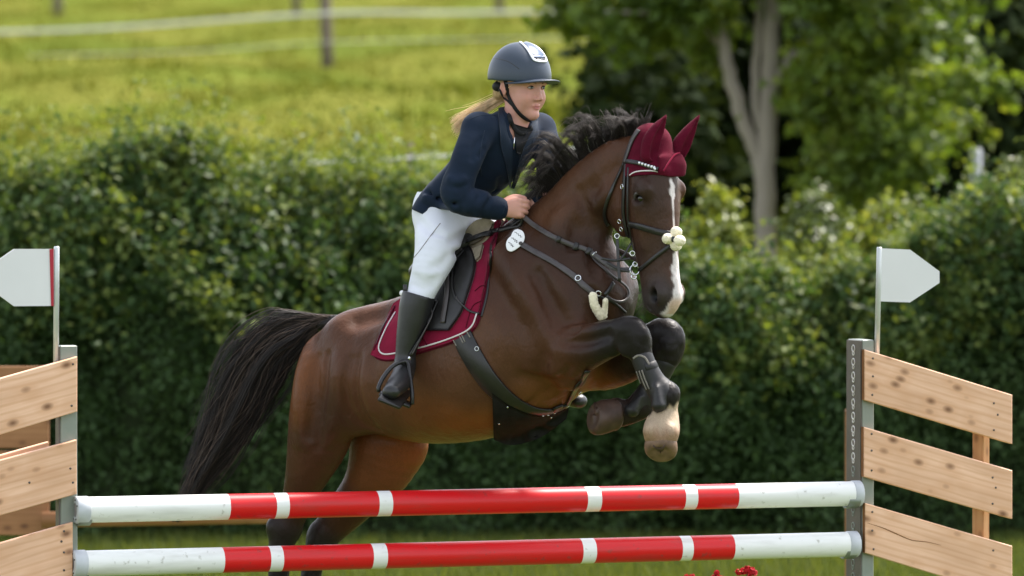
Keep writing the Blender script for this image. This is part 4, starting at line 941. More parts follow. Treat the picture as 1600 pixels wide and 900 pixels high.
groove(gpath([(905, 300), (920, 345), (925, 395), (930, 430)], .008), .014, .03)
HVv, HQ = hv.nets(0)
hr_ = np.linalg.norm(HVv - hd3(.13, -.1, 0), axis=1); HVv = lap(HVv, HQ, 18, (.13 + .45 * np.clip((hr_ - .30) / .12, 0, 1) * np.clip(np.linalg.norm(HVv - P(1020, 580, -.55), axis=1) / .25 - .5, .15, 1))[:, None])
hb = bvh_of(HVv, HQ)
print('horse', len(HVv), time.time() - T0)
# coat colours: bay, darkening to black points, with the white markings of face and pastern; painted in too: shade on neck, shoulder, chest and round the eyes, belly bounce
BR = np.array((.070, .029, .015)); DK = np.array((.032, .016, .010)); BK = np.array((.013, .0105, .010)); OR = np.array((.165, .058, .016)); MB = np.array((.088, .039, .020)); HDC = np.array((.046, .025, .018))
mk = []
def mkp(px, py, d, r, c): mk.append((P(px, py, d), r, c))
for (x, y, r, c) in [(560, 520, .12, BR), (620, 500, .12, BR), (520, 570, .11, BR), (480, 590, .07, OR * .8), (463, 640, .06, OR * .75), (500, 660, .10, DK * 1.3), (530, 690, .06, BR), (480, 720, .08, BR * .8), (600, 600, .12, MB), (650, 640, .10, (OR + MB) / 2), (590, 650, .08, MB), (700, 660, .09, OR), (740, 600, .10, MB), (720, 560, .1, MB), (760, 660, .08, OR), (800, 560, .10, MB * .9), (830, 450, .13, BR * .85), (870, 470, .12, BR * .8), (900, 420, .10, DK * 1.1), (850, 400, .09, DK), (905, 340, .07, BR * .9), (880, 300, .07, MB * .9), (870, 330, .07, MB), (930, 270, .07, MB * .85), (955, 250, .06, BR), (940, 330, .06, DK), (930, 380, .07, DK), (945, 420, .06, BR * .6), (880, 440, .07, DK * 1.2), (850, 440, .07, DK * 1.5), (900, 470, .06, DK * 1.2), (915, 440, .06, DK), (870, 500, .07, BR * .75), (905, 400, .06, DK * .9), (895, 360, .05, DK * 1.2), (575, 530, .06, BR * .8), (540, 600, .06, BR * 1.25), (515, 620, .05, DK * 1.4), (620, 560, .09, MB * 1.15), (690, 600, .09, MB * 1.1), (760, 600, .08, MB), (860, 560, .1, BR), (890, 520, .08, BR * .8), (830, 620, .08, (OR + MB) / 2), (870, 610, .07, OR * .8), (910, 540, .06, DK), (940, 535, .06, BK * 1.2)]:
    h_ = hit(hb, x, y)
    if h_ is not None: mk.append((h_[0], r, c))
for (x, y, d, r, c) in [(975, 522, -.62, .07, BK), (1005, 560, -.65, .07, BK), (1025, 605, -.65, .07, BK), (1040, 525, -.42, .10, BK), (1020, 600, -.38, .08, BK), (985, 645, -.37, .08, BK), (960, 640, -.37, .08, DK), (985, 550, -.25, .08, DK), (945, 585, -.17, .07, OR), (930, 610, -.13, .06, OR), (970, 600, -.22, .05, OR * .9), (470, 770, .31, .09, BR * .75), (440, 830, .36, .08, BK * 1.3), (436, 900, .36, .1, BK), (433, 1000, .35, .12, BK), (580, 700, .40, .09, (OR + BR) / 2), (640, 690, .36, .07, OR), (600, 740, .40, .08, (OR + BR) / 2), (545, 800, .46, .08, BR * .8), (500, 845, .49, .07, BK * 1.4), (485, 900, .49, .1, BK), (478, 1000, .48, .12, BK), (600, 640, .45, .1, DK), (700, 690, .1, .1, OR), (800, 670, -.1, .1, OR), (500, 498, .39, .05, BK)]: mkp(x, y, d, r, c)
for (a, f, l, r, c) in [(-.06, -.03, .03, .06, HDC), (.02, -.05, .08, .06, HDC * .9), (.10, -.03, .03, .06, HDC), (.12, -.1, .07, .06, (HDC + BR) / 2), (.05, -.22, .08, .07, BR * .9), (-.04, -.22, .08, .06, BR), (.22, -.08, .05, .06, HDC * 1.1), (.30, -.12, .05, .05, HDC * 1.2), (.37, -.08, .06, .05, np.array((.042, .032, .029))), (.42, -.13, .04, .04, np.array((.05, .042, .038))), (.2, -.02, 0, .06, HDC), (.1, -.03, -.05, .06, BR), (.3, -.05, -.04, .05, BR)]: mk.append((hd3(a, f, l), r, c))
CV = np.zeros((len(HVv), 3)); W = np.full(len(HVv), 1e-7); CV += BR * 1e-7
for (p, r, c) in mk:
    w_ = np.exp(-((HVv - p) ** 2).sum(1) / (r * r) / 1.1); W += w_; CV += w_[:, None] * c
CV /= W[:, None]
def smooth(x, a, b): t = np.clip((x - a) / (b - a), 0, 1); return t * t * (3 - 2 * t)
q_ = HVv - HO; a_ = q_ @ HA; f_ = q_ @ HF; l_ = q_ @ HL
wob = (.0035 * np.sin(a_ * 130 + l_ * 90) + .003 * np.sin(a_ * 57 - l_ * 160)) * np.where((a_ > .03) & (a_ < .22), .15, .8)
wid = np.interp(a_, [-.058, -.045, -.012, .012, .028, .06, .17, .21, .235, .27, .30, .35, .40, .46], [0, .004, .014, .013, .006, .0038, .0036, .004, .014, .020, .028, .030, .036, .050])
ctr = np.interp(a_, [-.05, .2, .25, .35, .45], [0, 0, -.006, -.012, -.016])
wh = smooth(wid + wob - np.abs(l_ - ctr), -.003, .004) * smooth(f_, -.085, -.06) * (np.abs(a_ - .2) < .28) * (wid > .001) * (f_ < .05) * (np.abs(l_) < .15)
chin = (f_ < .04) * (a_ < .465) * (f_ > -.22) * (np.abs(l_) < .1) * smooth(a_, .395, .425) * smooth(.035 - np.abs(l_ + .008) + wob, -.004, .01) * smooth(f_, -.19, -.10)
CV = CV * (1 - wh[:, None]) + np.array((.62, .56, .55)) * wh[:, None]
CV = CV * (1 - .8 * chin[:, None]) + np.array((.52, .34, .25)) * .8 * chin[:, None]
ns = np.exp(-(((a_ - .390) / .024) ** 2 + ((f_ + .078) / .020) ** 2)) * (np.abs(l_) > .03); CV *= (1 - .93 * np.clip(ns * 1.8, 0, 1))[:, None]
for sgn in (1, -1):
    es = np.exp(-(((a_ - .02) / .034) ** 2 + ((f_ + .083) / .036) ** 2 + ((l_ - .09 * sgn) / .03) ** 2)); CV *= (1 - .6 * es)[:, None]
hx_, hy_, hd_ = proj(HVv)
sock = smooth(hy_ + .35 * (hx_ - 1035) + 3 * np.sin(hx_ * .5), 636, 643) * (hd_ < -.50) * (hx_ > 985) * (hx_ < 1075)
pk = smooth(hy_ + 2.5 * np.sin(hx_ * .4) + 2 * np.sin(hx_ * .9), 660, 684) * sock
CV = CV * (1 - sock[:, None]) + np.array((.38, .29, .205)) * sock[:, None]
CV = CV * (1 - .75 * pk[:, None]) + np.array((.25, .135, .085)) * .75 * pk[:, None]
horse = mesh_np('horse', HVv, HQ, M['coat']); set_color(horse, CV)
tag(horse, 'dark bay horse with white blaze jumping over the red and white poles', 'horse')
# eyes
for sgn in (1, -1):
    c = hd3(.019, -.083, .0815 * sgn); u_ = np.linspace(0, math.pi, 9)[:, None]; v_ = np.linspace(0, 2 * math.pi, 16, endpoint=False)[None]
    V = np.stack([np.sin(u_) * np.cos(v_), np.sin(u_) * np.sin(v_), np.cos(u_) + 0 * v_], -1).reshape(-1, 3) * .0185 + c
    i = np.arange(8)[:, None] * 16; j = np.arange(16)[None]; F = np.stack([i + j, i + 16 + j, i + 16 + (j + 1) % 16, i + (j + 1) % 16], -1).reshape(-1, 4)
    mesh_np('eye', V, F, M['eye'], horse)
    lid = cr([hd3(.022, -.106, .098 * sgn), hd3(.004, -.094, .1045 * sgn), hd3(-.002, -.078, .1035 * sgn), hd3(.008, -.062, .096 * sgn), hd3(.022, -.054, .090 * sgn)], 14)
    mesh_np('eyelid', *tube_geo(lid, [.002, .006, .007, .006, .002], 8), M['leather_brown'], horse)
# hooves
def hoof(top, dirv, r0, r1, ln, m, fwd, ring=True):
    """hoof wall from coronet to sole along dirv; fwd is the toe side"""
    dirv = unit(dirv); fwd = unit(fwd - dirv * (fwd @ dirv)); sd_ = np.cross(dirv, fwd); n_ = 28; V = []
    a = np.linspace(0, 2 * math.pi, n_, endpoint=False)
    def rg(t, r, toe, cut=1): return [top + dirv * ln * t * (1 + .10 * math.cos(x)) + fwd * r * math.cos(x) * (1 if math.cos(x) > 0 else .82) + fwd * toe + sd_ * r * .93 * math.sin(x) for x in a]
    st = [(-.06, r0 * .90, 0), (0, r0 * 1.0, 0), (.08, r0 * 1.05, .001), (.14, r0 * 1.02, .002), (.35, r1 * 1.02, .006), (.6, r1 * 1.05, .010), (.82, r1 * 1.0, .014), (.94, r1 * .90, .014), (1.0, r1 * .76, .012), (.985, r1 * .66, .010), (.955, r1 * .55, .008), (.95, r1 * .30, .004), (.95, r1 * .04, .002)]
    for (t, r, toe) in st: V += rg(t, r, toe)
    i = np.arange(len(st) - 1)[:, None] * n_; j = np.arange(n_)[None]; F = np.stack([i + j, i + (j + 1) % n_, i + n_ + (j + 1) % n_, i + n_ + j], -1).reshape(-1, 4)
    h_ = mesh_np('hoof', np.array(V), F, m, horse)
    fr = [top + dirv * ln * .952 + fwd * x + sd_ * y for x, y in ((-r1 * .55, -r1 * .35), (r1 * .40, 0), (-r1 * .55, r1 * .35), (-r1 * .25, 0))]
    fr2 = [p - dirv * ln * .12 for p in fr]
    mesh_np('frog', np.array(fr + fr2), [np.array([(0, 1, 3), (1, 2, 3)]), np.array([(0, 4, 5, 1), (1, 5, 6, 2), (2, 6, 7, 3), (3, 7, 4, 0)])], M['hoof'], h_)
    return h_
hoof(P(1033, 684, -.672), np.array([-.08, -.62, -.95]), .061, .065, .062, M['hoof_pale'], np.array([.15, .75, -.6]))
hoof(P(964, 645, -.37), np.array([-1, -.42, -.04]), .066, .070, .098, M['hoof'], np.array([-.05, .5, -1]))
hoof(P(450, 1035, .32), np.array([.28, -.12, -1]), .05, .062, .075, M['hoof'], np.array([.85, -.5, 0]))
hoof(P(493, 1040, .45), np.array([.28, -.12, -1]), .05, .062, .075, M['hoof'], np.array([.85, -.5, 0]))
print('coat', time.time() - T0)
# ---- mane
ck = np.array([(1004, 212), (985, 214), (960, 224), (930, 242), (902, 264), (880, 284), (856, 308), (838, 328), (826, 350)], float)
ctp = np.array([(1014, 166), (975, 168), (932, 172), (880, 196), (836, 228), (824, 258), (818, 276), (812, 306), (804, 342)], float)
cbend = np.array([(1008, 186), (982, 176), (944, 172), (906, 190), (866, 216), (846, 246), (834, 270), (828, 302), (818, 336)], float)
locks = []; tipk = []; NL = 80
for kk in range(NL):
    s = (kk + rng.random()) / NL; s8 = s * 8; a0 = np.array([np.interp(s8, range(9), ck[:, i]) for i in (0, 1)])
    tip = np.array([np.interp(s8 + rng.normal(0, .25), range(9), ctp[:, i]) for i in (0, 1)]); bd_ = np.array([np.interp(s8, range(9), cbend[:, i]) for i in (0, 1)])
    L_ = rng.uniform(.5, 1.12); tip = a0 + (tip - a0) * L_ + rng.normal(0, 7, 2); bd_ = a0 + (bd_ - a0) * L_ + rng.normal(0, 5, 2)
    if s < .05: tip = a0 + np.array([rng.uniform(0, 22), rng.uniform(-44, -28)]); bd_ = (a0 + tip) / 2 + np.array([rng.uniform(-8, 0), 0])
    else: tip = tip + np.array([-4, 8]) * rng.random() * 1.6
    d0 = mid(a0[0]); dz = rng.normal(0, .04); side = rng.normal(-.015, .035)
    curl = rng.uniform(3, 9); ph = rng.uniform(0, 6.28); fq = rng.uniform(4, 8); n_ = int(rng.integers(16, 52)); pale = rng.random() < .16; flat = rng.random()
    base = cr(np.array([(*a0, d0), (*(a0 * .45 + bd_ * .55 + np.array([2, -2])), d0 + side * .6), (*bd_, d0 + side), (*tip, d0 + side + dz)]), 17)
    off0 = rng.normal(0, 4, 2)
    for q2 in range(n_):
        st = base.copy(); u_ = np.linspace(0, 1, 17)
        g0 = rng.normal(0, 1, 3); st[:, :2] += off0 * (1 - u_[:, None]) + g0[:2] * (3.4 * (1 - .62 * u_[:, None])) + rng.normal(0, 1.1, 2) * u_[:, None] ** 2; st[:, 2] += g0[2] * .012 * (1 - .5 * u_)
        st[0, :2] += np.array([2.5, 3.5]); wv = curl * u_ ** 1.4 * np.sin(u_ * fq + ph + rng.normal(0, .10)); st[:, 0] += wv * .6; st[:, 1] += wv * .9
        ln = rng.uniform(.75, 1.0); st = np.column_stack([np.interp(np.linspace(0, ln, 17), u_, st[:, i]) for i in range(3)])
        locks.append([P(*r_) for r_ in st]); tipk.append(pale)
    if rng.random() < .7:                                          # stray hairs
        for q2 in range(3):
            st = base.copy(); u_ = np.linspace(0, 1, 17); st[:, :2] += rng.normal(0, 9, 2) * u_[:, None] + rng.normal(0, 3, 2); locks.append([P(*r_) for r_ in st]); tipk.append(True)
C = np.array(locks); tipk = np.array(tipk); rad = np.linspace(1, .22, 17)[None] * rng.uniform(.0007, .0014, len(C))[:, None]
mn = mesh_np('mane', *hair_geo(C, rad), M['hair'], horse)
k_ = tipk & (rng.random(len(C)) < .6); o = mesh_np('bleached_mane_ends', *hair_geo(C[k_] + np.array([-.002, -.008, .004]), rad[k_] * .8), M['hair_tip'], mn)
# ---- tail
tg = cr(np.array([(536, 500, .355), (508, 499, .39), (472, 512, .42), (430, 541, .44), (404, 576, .45), (383, 614, .455), (358, 656, .46), (328, 706, .465), (305, 744, .47), (288, 778, .47), (272, 812, .47)], float), 40)
wd = np.interp(np.linspace(0, 1, 40), [0, .08, .2, .35, .5, .65, .8, .92, 1], [8, 14, 28, 36, 35, 31, 23, 16, 7])
tt = np.gradient(tg[:, :2], axis=0); tt /= np.linalg.norm(tt, axis=1)[:, None]; pn_ = np.stack([-tt[:, 1], tt[:, 0]], 1)   # pn_ points right/below
strands = []; NT = 4200; M_ = 26
lk = [(rng.normal(0, .56), rng.normal(0, .6), rng.uniform(0, 6.28), rng.uniform(.5, 1.9)) for _ in range(120)]
for s_ in range(NT):
    a0, b0, ph, fr = lk[rng.integers(0, 120)]
    a0 = np.clip(a0 + rng.normal(0, .10), -1, 1); b0 += rng.normal(0, .12); st = rng.uniform(0, .22) ** 1.0 * (rng.random() < .7); en = min(1, rng.uniform(.55, 1.1)); wild = rng.random() < .10; flare = 1 + .55 * wild + rng.normal(0, .06)
    if a0 > .4: en *= rng.uniform(.55, .85)
    u_ = np.linspace(st, en, M_); g2 = np.column_stack([np.interp(u_, np.linspace(0, 1, 40), tg[:, i]) for i in range(3)]); w2 = np.interp(u_, np.linspace(0, 1, 40), wd); p2 = np.column_stack([np.interp(u_, np.linspace(0, 1, 40), pn_[:, i]) for i in range(2)])
    grow = np.clip((u_ - st) / .2, 0, 1); lat_ = (a0 * grow * flare + .20 * np.sin(u_ * 9 * fr + ph) * grow + (.25 * np.sin(u_ * 6 + ph) * u_ if wild else 0)) * w2
    droop = 10 * np.clip(u_ - .25, 0, 1) * max(a0, 0)
    xy = g2[:, :2] + p2 * lat_[:, None]; xy[:, 1] += droop + 2 * np.sin(u_ * 14 + ph)
    dd = g2[:, 2] + b0 * w2 / 400 * .7 * grow
    strands.append([P(x, y, d) for x, y, d in zip(xy[:, 0], xy[:, 1], dd)])
C = np.array(strands); rad = np.interp(np.linspace(0, 1, M_), [0, .1, .7, 1], [.6, 1, .8, .2])[None] * rng.uniform(.0009, .0019, len(C))[:, None]
tl_ = mesh_np('tail', *hair_geo(C, rad), M['tail'], horse); k_ = rng.random(len(C)) < .09; C2 = C[k_] + np.cumsum(rng.normal(0, .0035, C[k_].shape), 1) + np.array([0, -.012, 0]); mesh_np('tail_wisps', *hair_geo(C2, rad[k_] * .7), M['tail_tip'], tl_)
# whiskers
wk = []
for _ in range(70):
    p0 = hd3(rng.uniform(.36, .43), -.165, rng.uniform(0, .04)); dv = unit(-HF * 1.0 + HA * rng.uniform(-.2, .9) + rng.normal(size=3) * .25); l0 = rng.uniform(.03, .075)
    wk.append([p0 + dv * l0 * t + ZU * (-.012 * t * t) for t in np.linspace(0, 1, 6)])
mesh_np('whiskers', *hair_geo(np.array(wk), np.linspace(.0007, .0002, 6)[None]), M['hair_tip'], horse)
print('hair', time.time() - T0)
# ================================================================ tack
class Layers:
    """nearest hit over several surfaces"""
    def __init__(s, *b): s.b = list(b)
    def ray_cast(s, o, d):
        best = (None, None, None, 1e9)
        for x in s.b:
            r_ = x.ray_cast(o, d)
            if r_[0] is not None and r_[3] < best[3]: best = r_
        return best
def gb(g):
    V, F = g; L_ = []
    for f in ([F] if isinstance(F, np.ndarray) else F): L_ += f.tolist()
    return BVHTree.FromPolygons(V.tolist(), L_)
def mir(g): V, F = g; return mirror(V), [np.asarray(f)[:, ::-1] for f in ([F] if isinstance(F, np.ndarray) else F)]
def strap(name, pxs, width, m, parent, bvh, off=.003, thick=.004, n=40, far=False, smooth_=3):
    p_, n_ = surf_path(bvh, pxs, n, off, smooth_); g_ = ribbon_geo(p_, n_, width, thick)
    o = mesh_np(name, *g_, m, parent)
    if far: mesh_np(name, *mir(g_), m, parent)
    return o
def dsurf(bvh, x, y, dflt=None):
    h_ = hit(bvh, x, y); return proj(h_[0][None])[2][0] if h_ is not None else dflt
HLay = Layers(hb)
# saddle pad
sp = empty('saddle_pad', 'maroon quilted saddle pad with white piping under the black saddle', 'saddle pad', tuple(P(690, 500, -.1)))
padg = patch_geo(HLay, [(618, 477), (662, 450), (712, 412), (748, 376), (784, 344)], [(581, 556), (612, 563), (662, 549), (714, 532), (745, 511)], 44, 26, .002, .012, .004)
mesh_np('pad_panel', *padg, M['maroon'], sp); mesh_np('pad_panel', *mir(padg), M['maroon'], sp)
HP = Layers(hb, gb(padg))
for (nm, path, w_, m_) in (('piping', [(618, 488), (604, 512), (592, 540), (593, 550), (604, 554), (650, 545), (700, 530), (735, 513), (745, 490)], .006, M['piping']), ('binding', [(617, 478), (596, 520), (582, 551), (586, 559), (612, 563), (662, 549), (714, 532), (743, 512), (756, 470), (762, 430), (766, 390), (782, 346)], .012, M['maroon_knit']),
                          ('edge_band', [(768, 380), (765, 420), (761, 460), (752, 495)], .010, M['leather']), ('quilt_seam', [(640, 476), (650, 505), (668, 540)], .003, M['maroon_knit']), ('quilt_seam', [(742, 455), (752, 447), (760, 447)], .003, M['maroon_knit']), ('quilt_seam', [(728, 512), (738, 480), (752, 470)], .003, M['maroon_knit']), ('piping', [(612, 485), (597, 515), (588, 538)], .004, M['leather'])):
    strap(nm, path, w_, m_, sp, HP, .001, .003, 60, True)
hp = empty('half_pad', 'taupe felt half pad showing in front of the rider\'s thigh', 'half pad', tuple(P(755, 365, -.1)))
hpg = patch_geo(HP, [(729, 372), (742, 350), (760, 341), (773, 347)], [(736, 388), (750, 383), (763, 374), (771, 360)], 16, 10, .002, .016, .006)
mesh_np('felt_flap', *hpg, M['felt'], hp); mesh_np('felt_flap', *mir(hpg), M['felt'], hp)
mesh_np('felt_flap', *patch_geo(HP, [(740, 391), (757, 384)], [(746, 410), (752, 404)], 8, 8, .002, .010, .003), M['felt'], hp)
# saddle
sa = empty('saddle', 'black leather jumping saddle under the rider', 'saddle', tuple(P(700, 440, 0)))
flg = patch_geo(HP, [(728, 381), (741, 394), (745, 412), (742, 432), (733, 460), (722, 490), (703, 517)], [(690, 392), (684, 420), (676, 445), (668, 468), (660, 490), (654, 505), (650, 518)], 34, 20, .004, .010, .006)
mesh_np('flap', *flg, M['leather'], sa); mesh_np('flap', *mir(flg), M['leather'], sa)
HS = Layers(hb, gb(padg), gb(flg), gb(hpg))
for pth in ([(722, 388), (706, 404), (700, 430), (699, 460), (692, 505)], [(726, 392), (712, 410), (707, 440), (712, 465), (733, 486), (748, 490)]):
    strap('flap_strap', pth, .022 if pth[0][0] == 722 else .008, M['leather_brown'] if pth[0][0] == 722 else M['leather'], sa, HS, .004, .004, 40)
sv_ = Vol(P(610, 500, 0) - np.array([0, .45, 0]), P(800, 300, 0) + np.array([.05, .45, 0]), .009)
def sp3(px, py): return P(px, py, mid(px))
sv_.chain([sp3(752, 372), sp3(728, 388), sp3(700, 402), sp3(684, 414), sp3(672, 424)], [.05, .05, .045, .05, .05], [.09, .12, .15, .16, .14], ZU, .02, 4)
mesh_np('seat', *sv_.nets(), M['leather'], sa)
# girth with belly guard
gi = empty('girth', 'wide black girth with a stud guard plate under the belly', 'girth', tuple(P(790, 640, -.2)))
strap('girth_strap', [(718, 512), (730, 540), (748, 572), (770, 602), (798, 627), (830, 641), (860, 642), (884, 632)], [.080, .084, .085, .084, .075, .060, .05, .04], M['leather'], gi, HLay, .003, .009, 60, True)
gg = patch_geo(HLay, [(770, 612), (795, 630), (825, 643), (855, 645), (886, 633)], [(771, 682), (795, 690), (822, 686), (850, 674), (882, 650)], 30, 14, .004, .010, .004)
mesh_np('stud_guard', *gg, M['guard'], gi)
GL = Layers(hb, gb(gg)); GS = []
for pth in ([(706, 523), (716, 541)], [(716, 517), (726, 537)], [(719, 515), (729, 535)], [(728, 512), (737, 528)]): strap('elastic_strip', pth, .005, M['elastic'], gi, HLay, .0125, .002, 8)
h_ = hit(hb, 747, 545); mesh_np('round_badge', *ring_geo(h_[0] + h_[1] * .013, h_[1], .008, .0016), M['silver'], gi)
gr = [hit(GL, x, y) for x, y in ((848, 650), (856, 649), (866, 646), (870, 642), (876, 640), (872, 636), (861, 652), (793, 636), (780, 662))]
for r_ in gr:
    if r_ is not None: mesh_np('stud', *ring_geo(r_[0] + r_[1] * .002, r_[1], .002, .0022, 8, 5), M['chrome'], gi)
# breastplate
bp_ = empty('breastplate', 'black breastplate straps with cream fleece tufts across the horse\'s chest', 'breastplate', tuple(P(900, 440, -.4)))
strap('shoulder_strap', [(812, 381), (835, 394), (860, 408), (893, 429), (912, 446), (926, 458)], .024, M['leather_brown'], bp_, HLay, .004, .005, 50, True)
strap('saddle_strap', [(733, 378), (750, 371), (768, 364), (785, 361), (800, 356), (818, 344)], .022, M['leather'], bp_, HS, .010, .005, 40)
strap('girth_tab', [(918, 577), (908, 592), (896, 610), (882, 638)], .022, M['leather'], bp_, HLay, .006, .005, 24)
strap('chest_loop', [(921, 398), (936, 414), (952, 430), (966, 440), (977, 449), (981, 462), (972, 471), (958, 470), (946, 462)], .011, M['leather_brown'], bp_, HLay, .006, .005, 50)
strap('chest_strap', [(926, 458), (944, 465), (960, 474), (976, 488)], .010, M['leather'], bp_, HLay, .006, .004, 30)
strap('chest_strap', [(957, 442), (951, 452), (944, 461)], .016, M['leather'], bp_, HLay, .006, .004, 12)
for (x, y, r_) in ((904, 436, .011), (904, 612, .009), (883, 634, .009), (936, 457, .010)):
    h_ = hit(hb, x, y)
    if h_ is not None: mesh_np('ring', *ring_geo(h_[0] + h_[1] * .010, h_[1], r_, .0024), M['chrome'], bp_)
fv = Vol(P(905, 520, -.75), P(960, 445, -.15), .0045)
for pth in ([(924, 462), (927, 474), (932, 486), (936, 494)], [(945, 468), (945, 480), (944, 492)]):
    pp = [hit(hb, *q_) for q_ in pth]; pp = [q_[0] + q_[1] * .012 for q_ in pp if q_ is not None]
    if len(pp) > 1: fv.chain(pp, [.017 if pth[0][0] < 930 else .011] * len(pp), [.013] * len(pp), XU, .01, 4)
FVv, FVq = fv.nets(); FVv = FVv + rng.normal(0, .0008, FVv.shape); mesh_np('fleece_tuft', FVv, FVq, M['fleece'], bp_)
# number tag
tg_ = empty('number_tag', 'white oval competition number tag hanging on the horse\'s shoulder strap', 'tag', tuple(P(805, 376, -.25)))
h_ = hit(hb, 806, 376); to, tn = h_[0] + h_[1] * .016, unit(h_[1] + np.array([0, -.8, .1]))
def on_tag(x, y, off=0): d_ = unit(P(x, y, 0) - CAM); t = ((to + tn * off - CAM) @ tn) / (d_ @ tn); return CAM + d_ * t
ol = cr([(809.3, 358), (816.4, 361.1), (819.8, 368.2), (819.1, 375.3), (815.6, 381.6), (809.3, 387.8), (799.6, 393.1), (793.3, 391.3), (790.8, 385.1), (791.1, 378.9), (794.2, 372.7), (798.2, 369.1), (800, 364.7), (803.6, 359.8), (809.3, 358)], 41)[:-1]
Q = np.array([on_tag(x, y) for x, y in ol]); cen = Q.mean(0); k_ = len(Q); V = np.vstack([cen + (Q - cen) * .95 + tn * .003, Q + tn * .0018, Q - tn * .001]); r_ = np.arange(k_)
mesh_np('plate', V, [r_[None], (r_[::-1] + 2 * k_)[None], np.vstack([np.stack([r_ + a * k_, r_ + (a + 1) * k_, np.roll(r_, -1) + (a + 1) * k_, np.roll(r_, -1) + a * k_], 1) for a in (0, 1)])], M['plastic'], tg_)
for (a, b_, am) in (((804.5, 362), (815.5, 371), 1.0), ((800, 371), (809, 379), 1.6), ((795, 378), (802.5, 386), 1.2)):
    u_ = np.linspace(0, 1, 30); dx, dy = b_[0] - a[0], b_[1] - a[1]; L_ = math.hypot(dx, dy)
    pts = np.array([on_tag(a[0] + dx * t - dy / L_ * am * math.sin(t * 24) * (1 - .4 * math.sin(t * 7)), a[1] + dy * t + dx / L_ * am * math.sin(t * 24) * (1 - .4 * math.sin(t * 7)), .0031) for t in u_])
    mesh_np('print_line', *ribbon_geo(pts, np.tile(tn, (30, 1)), .0022, .0003), M['ink'], tg_)
mesh_np('screw', *ring_geo(on_tag(813.5, 380, .004), tn, .004, .004, 10, 6), M['leather_brown'], tg_)
# bridle
br_ = empty('bridle', 'black leather bridle with a cream fleece rosette on the noseband', 'bridle', tuple(P(985, 330, -.6)))
PO = 2.0
strap('crownpiece', [(1001, 206), (993, 218), (987, 233), (982, 248), (980, 255)], .024, M['leather_brown'], br_, HLay, .012, .005, 24)
strap('cheekpiece', [(980, 252), (978, 275), (977, 300), (976, 330), (979, 352), (985, 378), (990, 402)], .017, M['leather'], br_, HLay, .006, .005, 40)
strap('cheekpiece', [(984, 262), (983, 290), (983, 320), (984, 345), (989, 372), (994, 392)], .010, M['leather'], br_, HLay, .007, .004, 40)
strap('throatlash', [(977, 255), (968, 275), (958, 295), (949, 316), (945, 334), (949, 352)], .013, M['leather'], br_, HLay, .006, .004, 30)
strap('noseband', [(984, 350), (998, 353), (1015, 358), (1032, 363), (1047, 366)], .024, M['leather'], br_, HLay, .004, .006, 30)
strap('flash_strap', [(996, 425), (1006, 417), (1020, 405), (1035, 393), (1050, 381)], .015, M['leather'], br_, HLay, .004, .004, 30)
for (x, y, r_) in ((976, 292, .009), (971, 345, .008), (974, 357, .008), (988, 396, .009), (964, 369, .009)):
    h_ = hit(hb, x, y); c_ = (h_[0] + h_[1] * .012) if h_ is not None else P(x, y, -.55)
    mesh_np('buckle', *ring_geo(c_, h_[1] if h_ is not None else np.array([0, -1, 0]), r_, .0022), M['chrome'], br_)
bitp = hd3(.285, -.175, .062)
bx, by, bd = [v[0] for v in proj(bitp[None])]
for (dx, dy, r_) in ((0, 0, .019), (-1, 10, .010), (1, -9, .009)): mesh_np('bit_ring', *ring_geo(P(bx + dx, by + dy, bd - .01), np.array([.35, -1, .1]), r_, .0030), M['chrome'], br_)
rz = Vol(hd3(.2, .05, .02) - .12, hd3(.2, .05, .02) + .12, .004)
fc = [hit(hb, x, y) for x, y in ((1053, 363), (1043, 373), (1062, 376), (1053, 384))]
fc = [(h_[0] + h_[1] * .014) if h_ is not None else P(x, y, -.64) for h_, (x, y) in zip(fc, ((1053, 363), (1043, 373), (1062, 376), (1053, 384)))]
for c_ in fc: rz.ell(c_, (.023, .022, .021), .003)
FVv, FVq = rz.nets(); FVv = FVv + rng.normal(0, .0007, FVv.shape); mesh_np('fleece_rosette', FVv, FVq, M['fleece'], br_)
cc_ = np.mean(fc, 0) + unit(CAM - np.mean(fc, 0)) * .012; ang = (cc_ - np.mean(fc, 0))
mesh_np('cross_pad', *box_geo(cc_, [np.cross(unit(ang), ZU), unit(ang), ZU], (.013, .005, .011), .003), M['leather'], br_)
# ear bonnet
eb = empty('ear_bonnet', 'maroon knitted ear bonnet covering the horse\'s ears and brow', 'ear bonnet', tuple(hd3(-.1, -.05, 0)))
ev = Vol(hd3(-.17, -.05, 0) - np.array([.24, .24, .2]), hd3(-.17, -.05, 0) + np.array([.24, .24, .26]), .0052)
ev.chain([hd3(a, f, 0) for a, f, _, _ in hs_[:5]], [q[2] + .009 for q in hs_[:5]], [q[3] + .009 for q in hs_[:5]], HF, .03, 4, egg=.10)
for sgn in (1, -1): ev.ell(hd3(-.012, -.062, .090 * sgn), (.042, .042, .028), .03, ax=[HA, HF, HL])
pe = hd3(-.070, 0, 0); X_, Y_, Z_ = ev.grid(np.zeros(3, int), ev.n)
A_ = (X_ - HO[0]) * HA[0] + (Y_ - HO[1]) * HA[1] + (Z_ - HO[2]) * HA[2]; F_ = (X_ - HO[0]) * HF[0] + (Y_ - HO[1]) * HF[1] + (Z_ - HO[2]) * HF[2]; L_ = (X_ - HO[0]) * HL[0] + (Y_ - HO[1]) * HL[1] + (Z_ - HO[2]) * HL[2]
ev.D = np.maximum(ev.D, (A_ + .068 - .012 * np.exp(-(L_ / .045) ** 2) * (F_ > -.05)).astype(np.float32) * .9); ev.D = np.maximum(ev.D, (-.165 - F_).astype(np.float32))
ev.chain([hd3(-.13, .0, .028), hd3(-.08, .0, .028)], [.008, .009], [.030, .034], HF, .02, 3)
